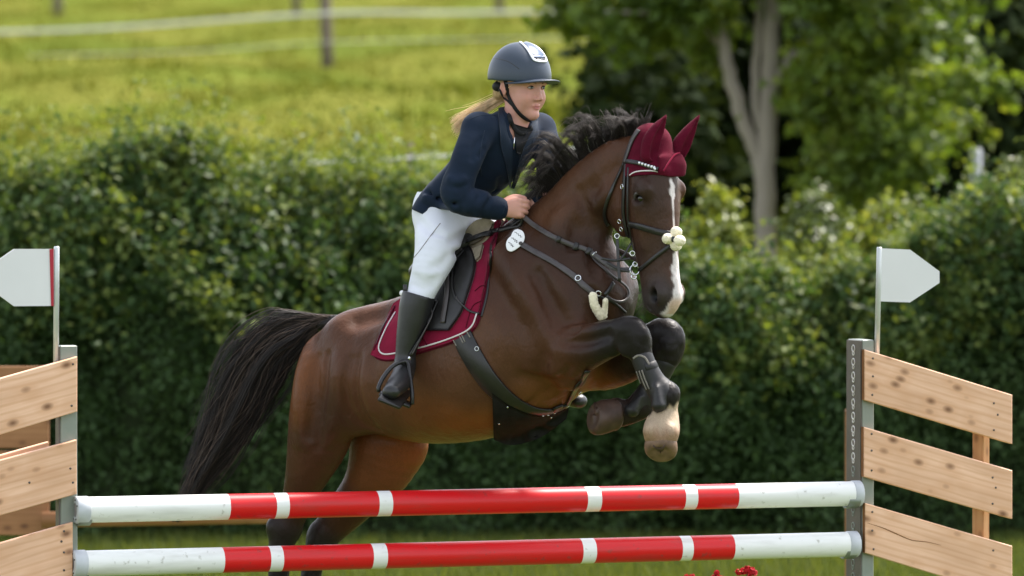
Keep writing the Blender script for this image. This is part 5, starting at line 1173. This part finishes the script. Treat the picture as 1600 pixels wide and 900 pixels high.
ev.chain([hd3(-.138, .0, -.040), hd3(-.105, .006, -.036), hd3(-.066, .004, -.034)], [.010, .014, .011], [.026, .040, .036], HF, .008, 3)
EV, EQ = ev.nets(); mesh_np('hood', EV, EQ, M['maroon_knit'], eb); EBB = Layers(hb, bvh_of(EV, EQ))
def ear(pts, ru, rs, op):
    e_ = Vol(np.array(pts).min(0) - .07, np.array(pts).max(0) + .07, .0042)
    e_.chain(pts, ru, rs, XU, .01, 5); c_ = [np.array(p) + op * r_ * .8 for p, r_ in zip(pts, ru)]
    e_.chain(c_[:-1], [r_ * .55 for r_ in ru[:-1]], [r_ * .55 for r_ in rs[:-1]], XU, .006, 5, 'sub')
    mesh_np('ear_cover', *e_.nets(), M['maroon_knit'], eb)
de = proj(hd3(-.17, -.04, .06)[None])[2][0]; df = proj(hd3(-.17, -.04, -.06)[None])[2][0]
ear([P(1014, 242, de), P(1018, 222, de), P(1027, 203, de), P(1036, 189, de), P(1041, 180, de)], [.034, .036, .027, .013, .003], [.032, .032, .026, .014, .004], unit(np.array([.75, -.8, -.1])))
ear([P(1058, 242, df), P(1065, 226, df), P(1076, 207, df), P(1086, 191, df), P(1093, 180, df)], [.032, .036, .026, .013, .003], [.032, .032, .026, .014, .004], unit(np.array([.75, -.55, -.1])))
strap('piping', [(984, 274), (992, 269), (1005, 267), (1020, 267), (1028, 268)], .005, M['piping'], eb, EBB, .001, .003, 24)
strap('browband', [(976, 252), (988, 253), (1002, 256), (1016, 261), (1029, 265)], .017, M['leather'], br_, EBB, .003, .005, 24)
for k_ in range(7):
    h_ = hit(EBB, 1001 + k_ * 4.4, 255.5 + k_ * 1.5)
    if h_ is not None: mesh_np('crystal', *box_geo(h_[0] + h_[1] * .010, [XU, h_[1], ZU], (.0042, .003, .005), .0012), M['silver'], br_)
strap('flap_edge', [(1036, 268), (1046, 252), (1056, 241), (1067, 241), (1074, 250), (1077, 264), (1074, 274)], .007, M['maroon'], eb, EBB, .0005, .004, 40)
# tendon boots
def tboot(pts, r_, lab, straps, pts2, vx):
    t_ = empty('tendon_boot', lab, 'horse boot', tuple(pts[0]), 'black tendon boots on the horse\'s folded forelegs')
    v_ = Vol(np.min(pts + pts2, 0) - .09, np.max(pts + pts2, 0) + .09, .0045)
    v_.chain(pts, [x + .003 for x in r_], [x + .003 for x in r_], XU, .01, 4)
    v_.chain(pts2[0:2], [.012, .030], [.030, .045], XU, .02, 4)
    V_, Q_ = v_.nets(); mesh_np('shell', V_, Q_, M['boots_h'], t_); bv = Layers(bvh_of(V_, Q_))
    for s_ in straps: strap(s_[0], s_[1], s_[2], M[s_[3]], t_, bv, .001, .003, 16)
tboot([P(1003, 558, -.648), P(1010, 575, -.65), P(1022, 597, -.65), P(1036, 614, -.65)], [.040, .040, .042, .050], 'black tendon boot with pale elastic stripes on the white-pasterned foreleg',
      [('elastic_strip', [(995, 580), (1000, 594), (1007, 610)], .006, 'elastic'), ('elastic_strip', [(999, 579), (1004, 593), (1011, 609)], .006, 'elastic'), ('elastic_strip', [(1003, 578), (1008, 592), (1015, 608)], .006, 'elastic'), ('strap', [(990, 560), (998, 555), (1008, 559), (1014, 570)], .008, 'elastic'), ('strap', [(1008, 574), (1018, 571), (1028, 567)], .026, 'boots_h')],
      [P(1026, 606, -.685), P(1029, 632, -.685)], 0)
tboot([P(1038, 566, -.415), P(1028, 588, -.40), P(1014, 612, -.38), P(1004, 628, -.37)], [.046, .042, .042, .046], 'black tendon boot on the dark foreleg tucked behind', [('strap', [(1012, 590), (1024, 600), (1036, 606)], .022, 'leather')], [P(1000, 620, -.41), P(988, 640, -.41)], 0)
print('tack', time.time() - T0)
# ================================================================ the rider
YR = R(46); RF = np.array([math.cos(YR), -math.sin(YR), 0]); RL = np.array([-math.sin(YR), -math.cos(YR), 0]); HC = P(815, 137, -.13)
def r3(f, l, z): return HC + RF * f + RL * l + ZU * z
TY = R(40); TL = np.array([-math.sin(TY), -math.cos(TY), 0])
SK = np.array((.56, .285, .225))
bv = Vol(P(560, 760, 0) - np.array([0, .62, 0]), P(930, 60, 0) + np.array([0, .45, 0]), .0040)
def dl(x, y, r_, df): v_ = dsurf(HS, x, y); return df if v_ is None else min(df, v_ - r_ * .75)
lg = [(696, 322, .115, .02), (687, 360, .097, -.07), (682, 392, .085, -.17), (671, 424, .069, -.22), (660, 453, .056, -.24), (652, 480, .046, -.25)]
nl = [P(x, y, dl(x, y, r_, d_)) for x, y, r_, d_ in lg]
bo = [(661, 438, .062), (656, 456, .064), (650, 476, .064), (645, 500, .058), (639, 525, .049), (634, 550, .040), (632, 570, .038)]
bc = [P(x, y, min(dl(x, y, r_, -.24), -.24)) for x, y, r_ in bo]; dA = proj(bc[-1][None])[2][0]
# torso, arms, legs under the clothes
bv.chain([P(690, 338, .02), P(720, 296, .0), P(760, 255, -.06), P(792, 215, -.10), P(802, 196, -.11)], [.13, .115, .125, .12, .06], [.085, .08, .085, .075, .05], TL, .04, 4)
neck = [P(803, 208, -.11), P(806, 188, -.125), P(811, 168, -.13)]
bv.chain(neck, [.062, .054, .054], [.058, .054, .056], XU, .02, 4)
bv.chain([P(748, 200, -.235), P(728, 250, -.29), P(714, 300, -.30), P(745, 317, -.29), P(776, 325, -.262), P(786, 326, -.255)], [.045, .042, .038, .036, .028, .027], [.045, .042, .038, .036, .025, .023], XU, .02, 4)
bv.chain([P(842, 204, .03), P(858, 255, -.05), P(852, 300, -.12), P(836, 318, -.16)], [.045, .042, .036, .028], [.045, .042, .036, .028], XU, .02, 4)
# hands: the near one closes on the rein
def hand(w_, fx, up, out, sc=1.0):
    """w_ wrist, fx towards the knuckles, up towards the thumb side, out away from the palm (back of the hand)"""
    fx = unit(fx); up = unit(up - fx * (up @ fx)); out = unit(out - fx * (out @ fx) - up * (out @ up))
    def h3(a, b_, c_): return w_ + (fx * a + up * b_ + out * c_) * sc
    bv.chain([h3(-.01, 0, 0), h3(.03, .0, .002), h3(.062, .002, .004), h3(.078, .002, .004)], [.027, .036, .041, .038], [.021, .021, .018, .014], up, .012, 4)
    for k_, (b_, ln, r_) in enumerate(((.031, .040, .0098), (.011, .044, .0102), (-.010, .041, .0098), (-.029, .033, .0086))):
        dr = -.004 * k_
        bv.chain([h3(.074, b_, .006), h3(.078 + ln * .62 + dr, b_ * 1.03 - .002, .002), h3(.080 + ln * .80 + dr, b_ * 1.02 - .004, -.022), h3(.076 + ln * .35 + dr, b_ - .004, -.040), h3(.066 + dr, b_ - .004, -.034)], [r_ * 1.05, r_, r_ * .96, r_ * .9, r_ * .8], [r_ * 1.05, r_, r_ * .96, r_ * .9, r_ * .8], up, .004, 4)
        bv.ell(h3(.079, b_, .009), (.010, .010, .009), .008)
    bv.chain([h3(.012, .026, -.008), h3(.042, .044, -.014), h3(.072, .049, -.018), h3(.098, .044, -.018)], [.014, .013, .0115, .009], [.014, .012, .0105, .008], up, .008, 4)
    return h3
hw = P(783, 325, -.258)
h3 = hand(hw, np.array([1, -.05, -.02]), np.array([.05, .1, 1]), np.array([-.1, -1, .25]), .92)
hand(P(832, 318, -.165), np.array([1, .1, -.1]), np.array([.0, 0, 1]), np.array([0, 1, .25]), .90)
for legs in (0, 1):
    pts = nl[:5] + [bc[3], bc[5], P(629, 588, dA - .05), P(618, 606, dA - .15)]
    if legs: pts = [mirror(p) for p in pts[:6]] + [P(845, 560, .30), P(862, 590, .235), P(868, 597, .225)]
    bv.chain(pts, [.080, .068, .056, .044, .036, .034, .028, .030, .022][:len(pts)], [.080, .068, .056, .044, .036, .034, .028, .032, .03][:len(pts)], XU, .03, 4)
# head
bv.ell(r3(-.005, 0, .035), (.098, .076, .112), .03, ax=[RF, RL, ZU])
bv.chain([r3(.028, 0, .02), r3(.032, 0, -.04), r3(.045, 0, -.080), r3(.058, 0, -.102)], [.056, .049, .033, .018], [.058, .054, .036, .022], RL, .03, 4)
bv.chain([r3(-.01, 0, -.05), r3(.03, 0, -.085), r3(.062, 0, -.105)], [.046, .036, .016], [.03, .025, .018], RL, .02, 4)   # jaw
bv.ell(r3(.071, 0, -.107), (.014, .015, .013), .018, ax=[RF, RL, ZU])        # chin
bv.chain([r3(.083, 0, .012), r3(.092, 0, -.012), r3(.101, 0, -.034), r3(.105, 0, -.042)], [.010, .009, .010, .0088], [.009, .009, .010, .009], RL, .014, 4)  # nose
for sg in (1, -1):
    bv.ell(r3(.096, .012 * sg, -.046), (.010, .008, .008), .008, ax=[RF, RL, ZU])
    bv.ell(r3(.097, .0075 * sg, -.053), (.006, .0035, .003), .003, 'sub', ax=[RF, RL, ZU])
    bv.ell(r3(.080, .034 * sg, .016), (.014, .024, .009), .016, ax=[RF, RL, ZU])          # brow
    bv.ell(r3(.096, .033 * sg, -.001), (.012, .020, .010), .010, 'sub', ax=[RF, RL, ZU])   # socket
    bv.ell(r3(.062, .040 * sg, -.040), (.019, .016, .020), .03, ax=[RF, RL, ZU])          # cheek
    bv.ell(r3(.040, .041 * sg, -.056), (.017, .009, .024), .035, ax=[RF, RL, ZU])
    bv.ell(r3(.0785, .032 * sg, .0035), (.010, .016, .005), .004, ax=[RF, RL, ZU])          # upper lid
    bv.ell(r3(-.022, .078 * sg, -.006), (.018, .008, .030), .006, ax=[RF, RL, ZU]); bv.ell(r3(-.017, .086 * sg, -.004), (.009, .005, .018), .005, 'sub', ax=[RF, RL, ZU])
bv.ell(r3(.0835, 0, -.0715), (.010, .019, .0042), .006, ax=[RF, RL, ZU]); bv.ell(r3(.0825, 0, -.0812), (.010, .015, .0048), .006, ax=[RF, RL, ZU])
bv.ell(r3(.097, 0, -.0768), (.010, .022, .0018), .003, 'sub', ax=[RF, RL, ZU])
BV, BQ = bv.nets(1); bb = bvh_of(BV, BQ); print('body', len(BV), time.time() - T0)
q_ = BV - HC; f_, l_, z_ = q_ @ RF, q_ @ RL, q_[:, 2]
C = np.tile(SK, (len(BV), 1))
def tint(w_, c): global C; C = C * (1 - w_[:, None]) + np.array(c) * w_[:, None]
def blob(f, l, z, rf, rl, rz_): return np.exp(-(((f_ - f) / rf) ** 2 + ((l_ - l) / rl) ** 2 + ((z_ - z) / rz_) ** 2))
for sg in (1, -1):
    tint(.55 * blob(.06, .042 * sg, -.035, .04, .02, .02), (.56, .24, .18)); tint(.6 * blob(.078, .034 * sg, .018, .02, .019, .004), (.30, .17, .09)); tint(.5 * blob(-.02, .08 * sg, -.01, .02, .02, .03), (.55, .22, .16))
tint(.9 * np.clip(1.5 * blob(.088, 0, -.077, .02, .019, .0075), 0, 1), (.46, .15, .13)); tint(.35 * blob(.108, 0, -.043, .012, .012, .01), (.56, .24, .18))
tint(.7 * blob(.092, 0, -.0768, .02, .017, .0018), (.15, .04, .04))
hq = BV - hw; hk = np.exp(-((hq ** 2).sum(1)) / .11 ** 2); tint(.4 * hk, (.55, .27, .20))
person = mesh_np('person', BV, BQ, M['skin']); set_color(person, C)
tag(person, 'rider in navy jacket, white breeches and dark helmet leaning over the horse', 'person')
M['eyeball'] = mat('eyeball', (.36, .33, .31), .25, .4, .02); M['iris'] = mat('iris', (.06, .075, .07), .15, .5, .1, 200); M['lash'] = mat('lash', (.035, .022, .016), .8, .2, 0); M['brow'] = mat('brow_hair', (.22, .13, .075), .8, .2, .2, 200); M['lid'] = mat('lid_skin', (.42, .20, .15), .6, .3, 0)
for sg in (1, -1):
    h_ = bb.ray_cast(Vector(r3(.2, .033 * sg, -.001)), Vector(-RF)); c = np.array(h_[0]); lo_ = unit(RL * sg - RF * .35); fo_ = unit(RF + RL * sg * .35)
    g_ = Vol(c - .022, c + .022, .0019); g_.ell(c, (.0042, .0138, .0056), .001, ax=[fo_, lo_, ZU]); eyo = mesh_np('eye', *g_.nets(1), M['eyeball'], person)
    g_ = Vol(c - .018, c + .018, .0011); g_.ell(c + fo_ * .0022 + (RF * .0 + RT * .002) * 1, (.0030, .0054, .0052), .001, ax=[fo_, lo_, ZU]); mesh_np('iris', *g_.nets(1), M['iris'], eyo)
    for nm, zz, r_, m_ in (('eyelash', .0058, .0017, 'lash'), ('lower_lid', -.0056, .0012, 'lid')):
        lp = cr([c - lo_ * .0145 - ZU * .001 + fo_ * .0005, c - lo_ * .005 + ZU * zz + fo_ * .0040, c + lo_ * .006 + ZU * zz * .95 + fo_ * .0038, c + lo_ * .0150 + ZU * .0005], 14); mesh_np(nm, *tube_geo(lp, [r_ * .5, r_, r_, r_ * .6], 6), M[m_], person)
    bp2 = cr([np.array(bb.ray_cast(Vector(r3(.2, l_b * sg, z_b)), Vector(-RF))[0]) + RF * .001 for l_b, z_b in ((.016, .015), (.030, .019), (.043, .018), (.052, .012))], 12); mesh_np('eyebrow', *tube_geo(bp2, [.0016, .0024, .0022, .001], 6), M['brow'], person)
# hair
hs = []
gd = cr(np.array([(792, 150, -.10), (778, 157, -.085), (760, 167, -.075), (740, 178, -.07), (722, 189, -.07), (709, 200, -.07)], float), 24)
for _ in range(620):
    a0, b0 = rng.normal(0, 1, 2); en = rng.uniform(.7, 1.04); u_ = np.linspace(0, en, 16); g2 = np.column_stack([np.interp(u_, np.linspace(0, 1, 24), gd[:, i]) for i in range(3)])
    w_ = np.interp(u_, [0, .2, .6, 1], [3.5, 4, 6, 9]); wisp = rng.random() < .08; ph = rng.uniform(0, 6.28)
    g2[:, 1] += a0 * w_ * (.55 + .3 * wisp) + (1.6 + 3 * wisp) * np.sin(u_ * 7 + ph) * u_ + 9 * np.clip(u_ - .55, 0, 1) * rng.normal(.5, 1.3); g2[:, 0] += a0 * w_ * .4; g2[:, 2] += b0 * w_ / 400 * .8
    hs.append([P(*r_) for r_ in g2])
mesh_np('ponytail', *hair_geo(np.array(hs), np.linspace(.0012, .0004, 16)[None]), M['blond'], person)
hs = []
for _ in range(160):
    p0 = r3(rng.uniform(-.075, .03), rng.uniform(.066, .074), rng.uniform(.01, .03)); p1 = r3(-.085 + rng.normal(0, .008), .052, -.035 + rng.normal(0, .008)); p2 = P(790, 151, -.105) + rng.normal(size=3) * .006
    hs.append(cr([p0, (p0 + p1) / 2 + RL * .012, p1, p2], 10))
mesh_np('side_hair', *hair_geo(np.array(hs), np.linspace(.0012, .0006, 10)[None]), M['blond'], person)
# helmet
he = mesh_np('helmet', *(lambda v_: (v_.ell(r3(-.012, 0, .043), (.136, .112, .134), .002, ax=[RF, RL, ZU]), v_.ell(r3(-.012, 0, .030), (.122, .100, .118), .004, 'sub', ax=[RF, RL, ZU]), v_.plane(r3(0, 0, .026), unit(-ZU - RF * .05)), v_.nets())[-1])(Vol(r3(0, 0, .1) - .19, r3(0, 0, .1) + .19, .0042)), M['helmet'], person)
vv = Vol(r3(.05, 0, .03) - np.array([.2, .2, .06]), r3(.05, 0, .03) + np.array([.2, .2, .06]), .0032)
vv.ell(r3(.048, 0, .026), (.128, .106, .0085), .002, ax=[RF, RL, ZU]); vv.ell(r3(-.012, 0, .03), (.120, .098, .10), .004, 'sub', ax=[RF, RL, ZU]); vv.plane(r3(.0, 0, 0), unit(-RF))
VV, VQ = vv.nets(); dr_ = (VV - r3(0, 0, 0)) @ RL; VV = VV - ZU * (np.abs(dr_) / .1)[:, None] ** 2 * .010
mesh_np('visor', VV, VQ, M['helmet'], he)
def hel(az, el, k=1.0):
    az, el = R(az), R(el); d_ = np.array([math.cos(el) * math.cos(az), math.cos(el) * math.sin(az), math.sin(el)]); r_ = np.array([.136, .112, .134]) * k
    nn = d_ / r_; return r3(-.012, 0, .043) + RF * d_[0] * r_[0] + RL * d_[1] * r_[1] + ZU * d_[2] * r_[2], unit(RF * nn[0] + RL * nn[1] + ZU * nn[2])
def helpath(lst, n): q2 = cr(np.array(lst, float), n); z_ = [hel(*a) for a in q2]; return np.array([a[0] for a in z_]), np.array([a[1] for a in z_])
pp, nn = helpath([(42, 80), (34, 66), (27, 50), (23, 36), (18, 27), (0, 25), (-18, 27), (-23, 36), (-27, 50), (-34, 66), (-42, 80)], 60)
mesh_np('trim', *ribbon_geo(pp + nn * .001, nn, .0095, .004), M['silver'], he)
O_ = np.array([[hel(a * (1 - b_ * .0), 33 + 45 * b_)[0] for b_ in np.linspace(0, 1, 12)] for a in np.linspace(-21, 21, 10)]); N_o = np.array([[hel(a, 33 + 45 * b_)[1] for b_ in np.linspace(0, 1, 12)] for a in np.linspace(-21, 21, 10)])
mesh_np('gloss_inset', *grid_solid(O_ + N_o * .0022, O_ - N_o * .002), M['helmet_gloss'], he)
for a in (10, 0, -10):
    c, n_ = hel(a, 28.5); mesh_np('vent_slot', *box_geo(c + n_ * .004, [np.cross(n_, ZU), n_, np.cross(n_, np.cross(n_, ZU))], (.007 if a else .004, .0016, .003), .001), M['leather'], he)
pp, nn = helpath([(150, 30), (120, 32), (95, 30), (70, 24), (50, 12)], 30); mesh_np('seam', *ribbon_geo(pp - nn * .0012, nn, .003, .0016), M['leather'], he)
hv_ = Vol(r3(-.09, 0, -.01) - .15, r3(-.09, 0, -.01) + .15, .0045); hv_.ell(r3(-.055, 0, .004), (.062, .088, .036), .01, ax=[RF, RL, ZU]); hv_.ell(r3(-.01, 0, .0), (.078, .080, .1), .01, 'sub', ax=[RF, RL, ZU]); mesh_np('retention_cup', *hv_.nets(), M['shirt'], he)
BB = Layers(bb)
strap('chin_strap', [(790, 124), (792, 138), (796, 151), (803, 165), (812, 177), (821, 184.5), (829, 188)], .015, M['shirt'], he, BB, .003, .004, 40)
strap('chin_strap', [(780, 136), (787, 150), (795, 158), (803, 166)], .008, M['shirt'], he, BB, .004, .004, 24)
# jacket
jv = Vol(P(630, 390, 0) - np.array([0, .58, 0]), P(895, 160, 0) + np.array([0, .30, 0]), .0050)
jv.chain([P(668, 388, .03), P(682, 355, .03), P(699, 322, .01), P(735, 283, -.02), P(772, 243, -.07), P(796, 211, -.10), P(804, 192, -.115)], [.150, .150, .150, .142, .155, .150, .085], [.100, .098, .095, .10, .112, .095, .062], TL, .03, 4)
jv.ell(P(749, 200, -.225), (.066, .066, .062), .05); jv.ell(P(842, 200, .03), (.062, .062, .058), .05)
jv.chain([P(748, 203, -.235), P(730, 248, -.29), P(716, 286, -.305)], [.064, .061, .056], [.062, .060, .056], XU, .022, 4)
jv.chain([P(716, 286, -.305), P(712, 303, -.31), P(728, 314, -.30), P(752, 319, -.29), P(774, 325, -.264), P(780, 326, -.26)], [.060, .058, .058, .054, .047, .043], [.060, .058, .058, .054, .045, .041], np.array([.2, 0, 1]), .016, 4)
jv.chain([P(843, 204, .03), P(860, 250, -.05), P(856, 298, -.12), P(840, 314, -.15)], [.062, .058, .052, .042], [.062, .058, .052, .042], XU, .022, 4)
jv.chain([P(786, 184, -.05), P(793, 176, -.13), P(800, 190, -.21)], [.012, .014, .012], [.012, .014, .012], XU, .02, 4)      # collar stand
def dj(x, y): return None
jv.plane(P(690, 347, 0), unit(np.array([-.40, 0, -.92])))
# neck opening
jv.chain([P(806, 180, -.13), P(812, 200, -.19), P(816, 222, -.26)], [.058, .046, .020], [.058, .05, .03], XU, .006, 4, 'sub')
# folds
JV0, JQ0 = jv.nets(); jb = bvh_of(JV0, JQ0)
def jfold(pxs, r_, inset, mode='sub', k=.016):
    pp = [hit(jb, *q2) for q2 in pxs]; pp = [h_[0] + h_[1] * inset for h_ in pp if h_ is not None]
    if len(pp) > 1: jv.chain(pp, [r_] * len(pp), [r_] * len(pp), np.array([.3, .2, 1]), k, 4, mode)
for pth in ([(712, 290), (718, 293), (726, 291)], [(735, 300), (726, 312), (722, 326)], [(752, 304), (742, 318), (735, 332)], [(765, 310), (755, 326), (752, 338)], [(666, 300), (690, 312), (712, 318)], [(662, 318), (684, 330), (715, 336)], [(752, 218), (742, 232), (738, 248)], [(756, 232), (748, 244)], [(780, 280), (775, 300), (768, 305)]):
    jfold(pth, .0075, .0052)
for pth in ([(730, 296), (732, 310), (728, 324)], [(742, 302), (738, 318), (734, 330)], [(664, 309), (688, 322), (710, 328)], [(703, 280), (713, 283), (724, 280)], [(758, 306), (749, 322), (745, 336)]): jfold(pth, .012, -.0085, 'add', .02)
JV, JQ = jv.nets(5); mesh_j = mesh_np('jacket', JV, JQ, M['navy'], person); JB = Layers(bvh_of(JV, JQ)); JBB = Layers(bvh_of(JV, JQ), bb)
# shirt front, lapels, seams
mesh_np('shirt_front', *patch_geo(JBB, [(797, 192), (802, 204), (804, 218), (806, 238)], [(831, 202), (827, 210), (821, 220), (812, 240)], 14, 12, .004, .004), M['shirt'], person)
SB = Layers(bvh_of(JV, JQ), bb)
mesh_np('shirt_collar', *ribbon_geo(*surf_path(SB, [(795, 180), (800, 196), (809, 207), (820, 208), (830, 200)], 24, .006), .018, .004), M['shirt'], person)
mesh_np('zip_pull', *tube_geo([P(804, 214, dsurf(JB, 803, 225, -.25) - .012), P(803, 226, dsurf(JB, 803, 225, -.25) - .012), P(803, 234, dsurf(JB, 803, 232, -.25) - .012)], .002, 6), M['chrome'], person)
mesh_np('lapel', *patch_geo(JB, [(793, 170), (796, 184), (798, 206), (799, 232), (798, 262), (796, 292)], [(779, 172), (776, 200), (783, 214), (778, 217), (788, 250), (795, 290)], 26, 8, .003, .007, smooth=8), M['navy_dark'], mesh_j)
mesh_np('lapel', *patch_geo(JB, [(824, 198), (822, 212), (815, 232), (806, 262), (798, 292)], [(836, 186), (838, 204), (828, 218), (822, 240), (801, 292)], 22, 8, .003, .007, smooth=8), M['navy_dark'], mesh_j)
for pth in ([(735, 186), (752, 180), (775, 180)], [(757, 204), (752, 225), (750, 250), (752, 275)], [(797, 292), (792, 315), (785, 335)], [(833, 204), (832, 230), (826, 262)]): strap('seam', pth, .0035, M['navy_dark'], mesh_j, JB, .0002, .0012, 24)
h_ = hit(JB, 788, 298)
if h_ is not None: mesh_np('button', *tube_geo([h_[0], h_[0] + h_[1] * .003], .0065, 12), mat('horn_button', (.10, .06, .045), .35, .5, .2, 50), mesh_j)
# breeches
pv = Vol(P(620, 480, 0) - np.array([0, .55, 0]), P(860, 300, 0) + np.array([0, .62, 0]), .0052)
pv.chain(nl, [q2[2] for q2 in lg], [q2[2] for q2 in lg], XU, .03, 4)
pv.chain([P(695, 335, .03), P(705, 335, .12)], [.12, .12], [.12, .12], XU, .05, 3)
fl = [mirror(p) for p in nl]; pv.chain(fl, [q2[2] for q2 in lg], [q2[2] for q2 in lg], XU, .03, 4)
PV, PQ = pv.nets(6); pb_ = bvh_of(PV, PQ)
for (pth, r_, off) in (([(645, 432), (662, 440), (682, 436)], .008, .0045), ([(643, 444), (660, 450), (676, 446)], .007, .004), ([(735, 358), (720, 370), (704, 376)], .009, .005), ([(734, 370), (722, 386), (710, 396)], .008, .0045), ([(655, 345), (672, 360), (690, 366)], .008, .0055), ([(700, 400), (690, 412), (676, 418)], .009, .006), ([(648, 380), (656, 396), (668, 404)], .008, .006)):
    pp = [hit(pb_, *q2) for q2 in pth]; pp = [h_[0] + h_[1] * off for h_ in pp if h_ is not None]
    if len(pp) == 3: pv.chain(pp, [r_ * .6, r_, r_ * .6], [r_ * .6, r_, r_ * .6], np.array([.3, .2, 1]), .03, 5, 'sub')
PV, PQ = pv.nets(8); brc = mesh_np('breeches', PV, PQ, M['white_cloth'], person); PB = Layers(bvh_of(PV, PQ))
strap('side_seam', [(688, 349), (672, 370), (655, 393), (645, 405)], .003, M['elastic'], brc, PB, .0008, .0012, 30)
# boots
def boot(leg, foot, name):
    v_ = Vol(np.min(leg + foot, 0) - .11, np.max(leg + foot, 0) + .11, .0048)
    rr = [q2[2] for q2 in bo][:len(leg)] if len(leg) == len(bo) else [q2[2] for q2 in bo][1:1 + len(leg)]
    v_.chain(leg, rr, rr, XU, .02, 4)
    v_.chain(foot, [.040, .042, .034, .028], [.040, .043, .044, .036], ZU, .02, 4)
    if len(leg) == len(bc): v_.plane(P(660, 459, 0), unit(np.array([.28, 0, 1.0])))
    V_, Q_ = v_.nets(8); return mesh_np('riding_boot', V_, Q_, M['boot'], person), Layers(bvh_of(V_, Q_)), V_
ft = [P(633, 572, dA), P(629, 588, dA - .05), P(621, 602, dA - .13), P(612, 612, dA - .20)]
rb, RB, RBV = boot(bc, ft, 'riding_boot')
mesh_np('boot_top', *ribbon_geo(*surf_path(RB, [(630, 452), (642, 456), (656, 460), (668, 463), (678, 466)], 30, .000), .007, .003), M['leather'], rb)
mesh_np('pull_tab', *box_geo(P(633, 452, proj(bc[1][None])[2][0] - .01), [RT, [0, 1, 0], ZU], (.008, .004, .018), .002), M['leather'], rb)
mesh_np('sole', *box_geo((P(617, 619, dA - .13)), [unit(P(644, 632, dA - .10) - P(592, 610, dA - .15)), unit(np.array([-.2, -1, -.25])), unit(np.cross(unit(P(644, 632, dA - .10) - P(592, 610, dA - .15)), unit(np.array([-.2, -1, -.25]))))], (.050, .11, .008), .006), M['leather'], rb)
strap('ankle_crease', [(622, 566), (630, 570), (640, 569)], .004, M['leather'], rb, RB, .0005, .0025, 16)
h_ = hit(RB, 640, 458); mesh_np('boot_badge', *tube_geo([P(630, 458, proj(bc[1][None])[2][0]), P(628, 458, proj(bc[1][None])[2][0] - .010)], .011, 14), M['plastic'], rb)
lb = [mirror(p) for p in bc[1:5]] + [P(845, 560, .30), P(866, 592, .24)]
boot(lb, [P(868, 600, .22), P(878, 612, .19), P(893, 622, .14), P(905, 627, .11)], 'riding_boot')
# stirrup
st_ = empty('stirrup', 'black stirrup iron and leather holding the rider\'s booted foot', 'stirrup', tuple(P(625, 600, dA)))
RBL = Layers(RB.b[0], gb(flg), gb(padg))
strap('leather', [(684, 470), (674, 492), (660, 520), (648, 541), (640, 556)], .016, M['leather'], st_, RBL, .004, .004, 30)
strap('leather', [(679, 474), (668, 500), (653, 530), (642, 553)], .006, M['leather_brown'], st_, RBL, .008, .004, 30)
mesh_np('leather_end', *tube_geo([P(640, 557, dA - .052), P(639, 562, dA - .055)], .006, 8), M['chrome'], st_)
dS = dA - .125
mesh_np('iron', *tube_geo(cr([P(592, 612, dS - .03), P(592, 604, dS - .03), P(600, 588, dS + .0), P(614, 572, dS + .03), P(630, 565, dS + .06), P(638, 568, dS + .06), P(641, 590, dS + .03), P(644, 615, dS), P(644, 632, dS)], 50), .0085, 10), M['leather'], st_)
mesh_np('tread', *box_geo(P(618, 624, dS - .01), [unit(P(644, 634, dS) - P(591, 612, dS - .03)), unit(np.array([-.2, -1, -.25])), unit(np.array([.3, -.2, 1]))], (.066, .024, .007), .004), M['leather'], st_)
# reins
rn = empty('reins', 'brown leather reins running from the rider\'s hand to the bit', 'reins', tuple(P(900, 390, -.45)))
fist = h3(.095, -.033, -.012)
mp_ = [fist] + [hit(hb, x, y)[0] + hit(hb, x, y)[1] * .014 for x, y in ((838, 355), (868, 371), (897, 387), (915, 394))] + [(hit(hb, 925, 398)[0] + bitp) / 2 + np.array([0, -.02, -.02]), bitp + np.array([-.01, -.01, 0])]
rp = cr(np.array(mp_), 60); nr = np.tile(unit(np.array([-.25, -1, .2])), (60, 1)); mesh_np('rein', *ribbon_geo(rp, nr, .019, .004), M['leather_brown'], rn)
mesh_np('rein', *ribbon_geo(np.vstack([cr(np.array([P(838, 316, -.2), mirror(mp_[2]), mirror(mp_[3]), hd3(.285, -.175, -.062)]), 40)]), np.tile(unit(np.array([.3, 1, .2])), (40, 1)), .019, .004), M['leather_brown'], rn)
for k_, w_ in ((22, .024), (30, .03), (36, .028)): mesh_np('rein_stop', *ribbon_geo(rp[k_:k_ + 3] + nr[k_:k_ + 3] * .003, nr[k_:k_ + 3], w_, .006), M['leather'], rn)
mesh_np('rein_ring', *ring_geo(rp[40] + nr[40] * .006, unit(rp[41] - rp[40]), .012, .002), M['chrome'], rn)
mesh_np('loop_end', *ribbon_geo(cr(np.array([fist, P(812, 352, -.235), P(795, 356, -.24), P(780, 360, -.24)]), 20), np.tile(unit(np.array([0, -1, .2])), (20, 1)), .012, .003), M['leather'], rn)
for a, b_, w_ in (((964, 366), (968, 440), .012), ((986, 380), (966, 408), .008), ((940, 404), (985, 404), .010), ((948, 410), (984, 424), .012)):
    mesh_np('martingale_strap', *ribbon_geo(cr(np.array([P(*a, -.52), P((a[0] + b_[0]) / 2, (a[1] + b_[1]) / 2 + 3, -.53), P(*b_, -.54)]), 12), np.tile(unit(np.array([0, -1, .1])), (12, 1)), w_, .004), M['leather'], rn)
print('rider', time.time() - T0)
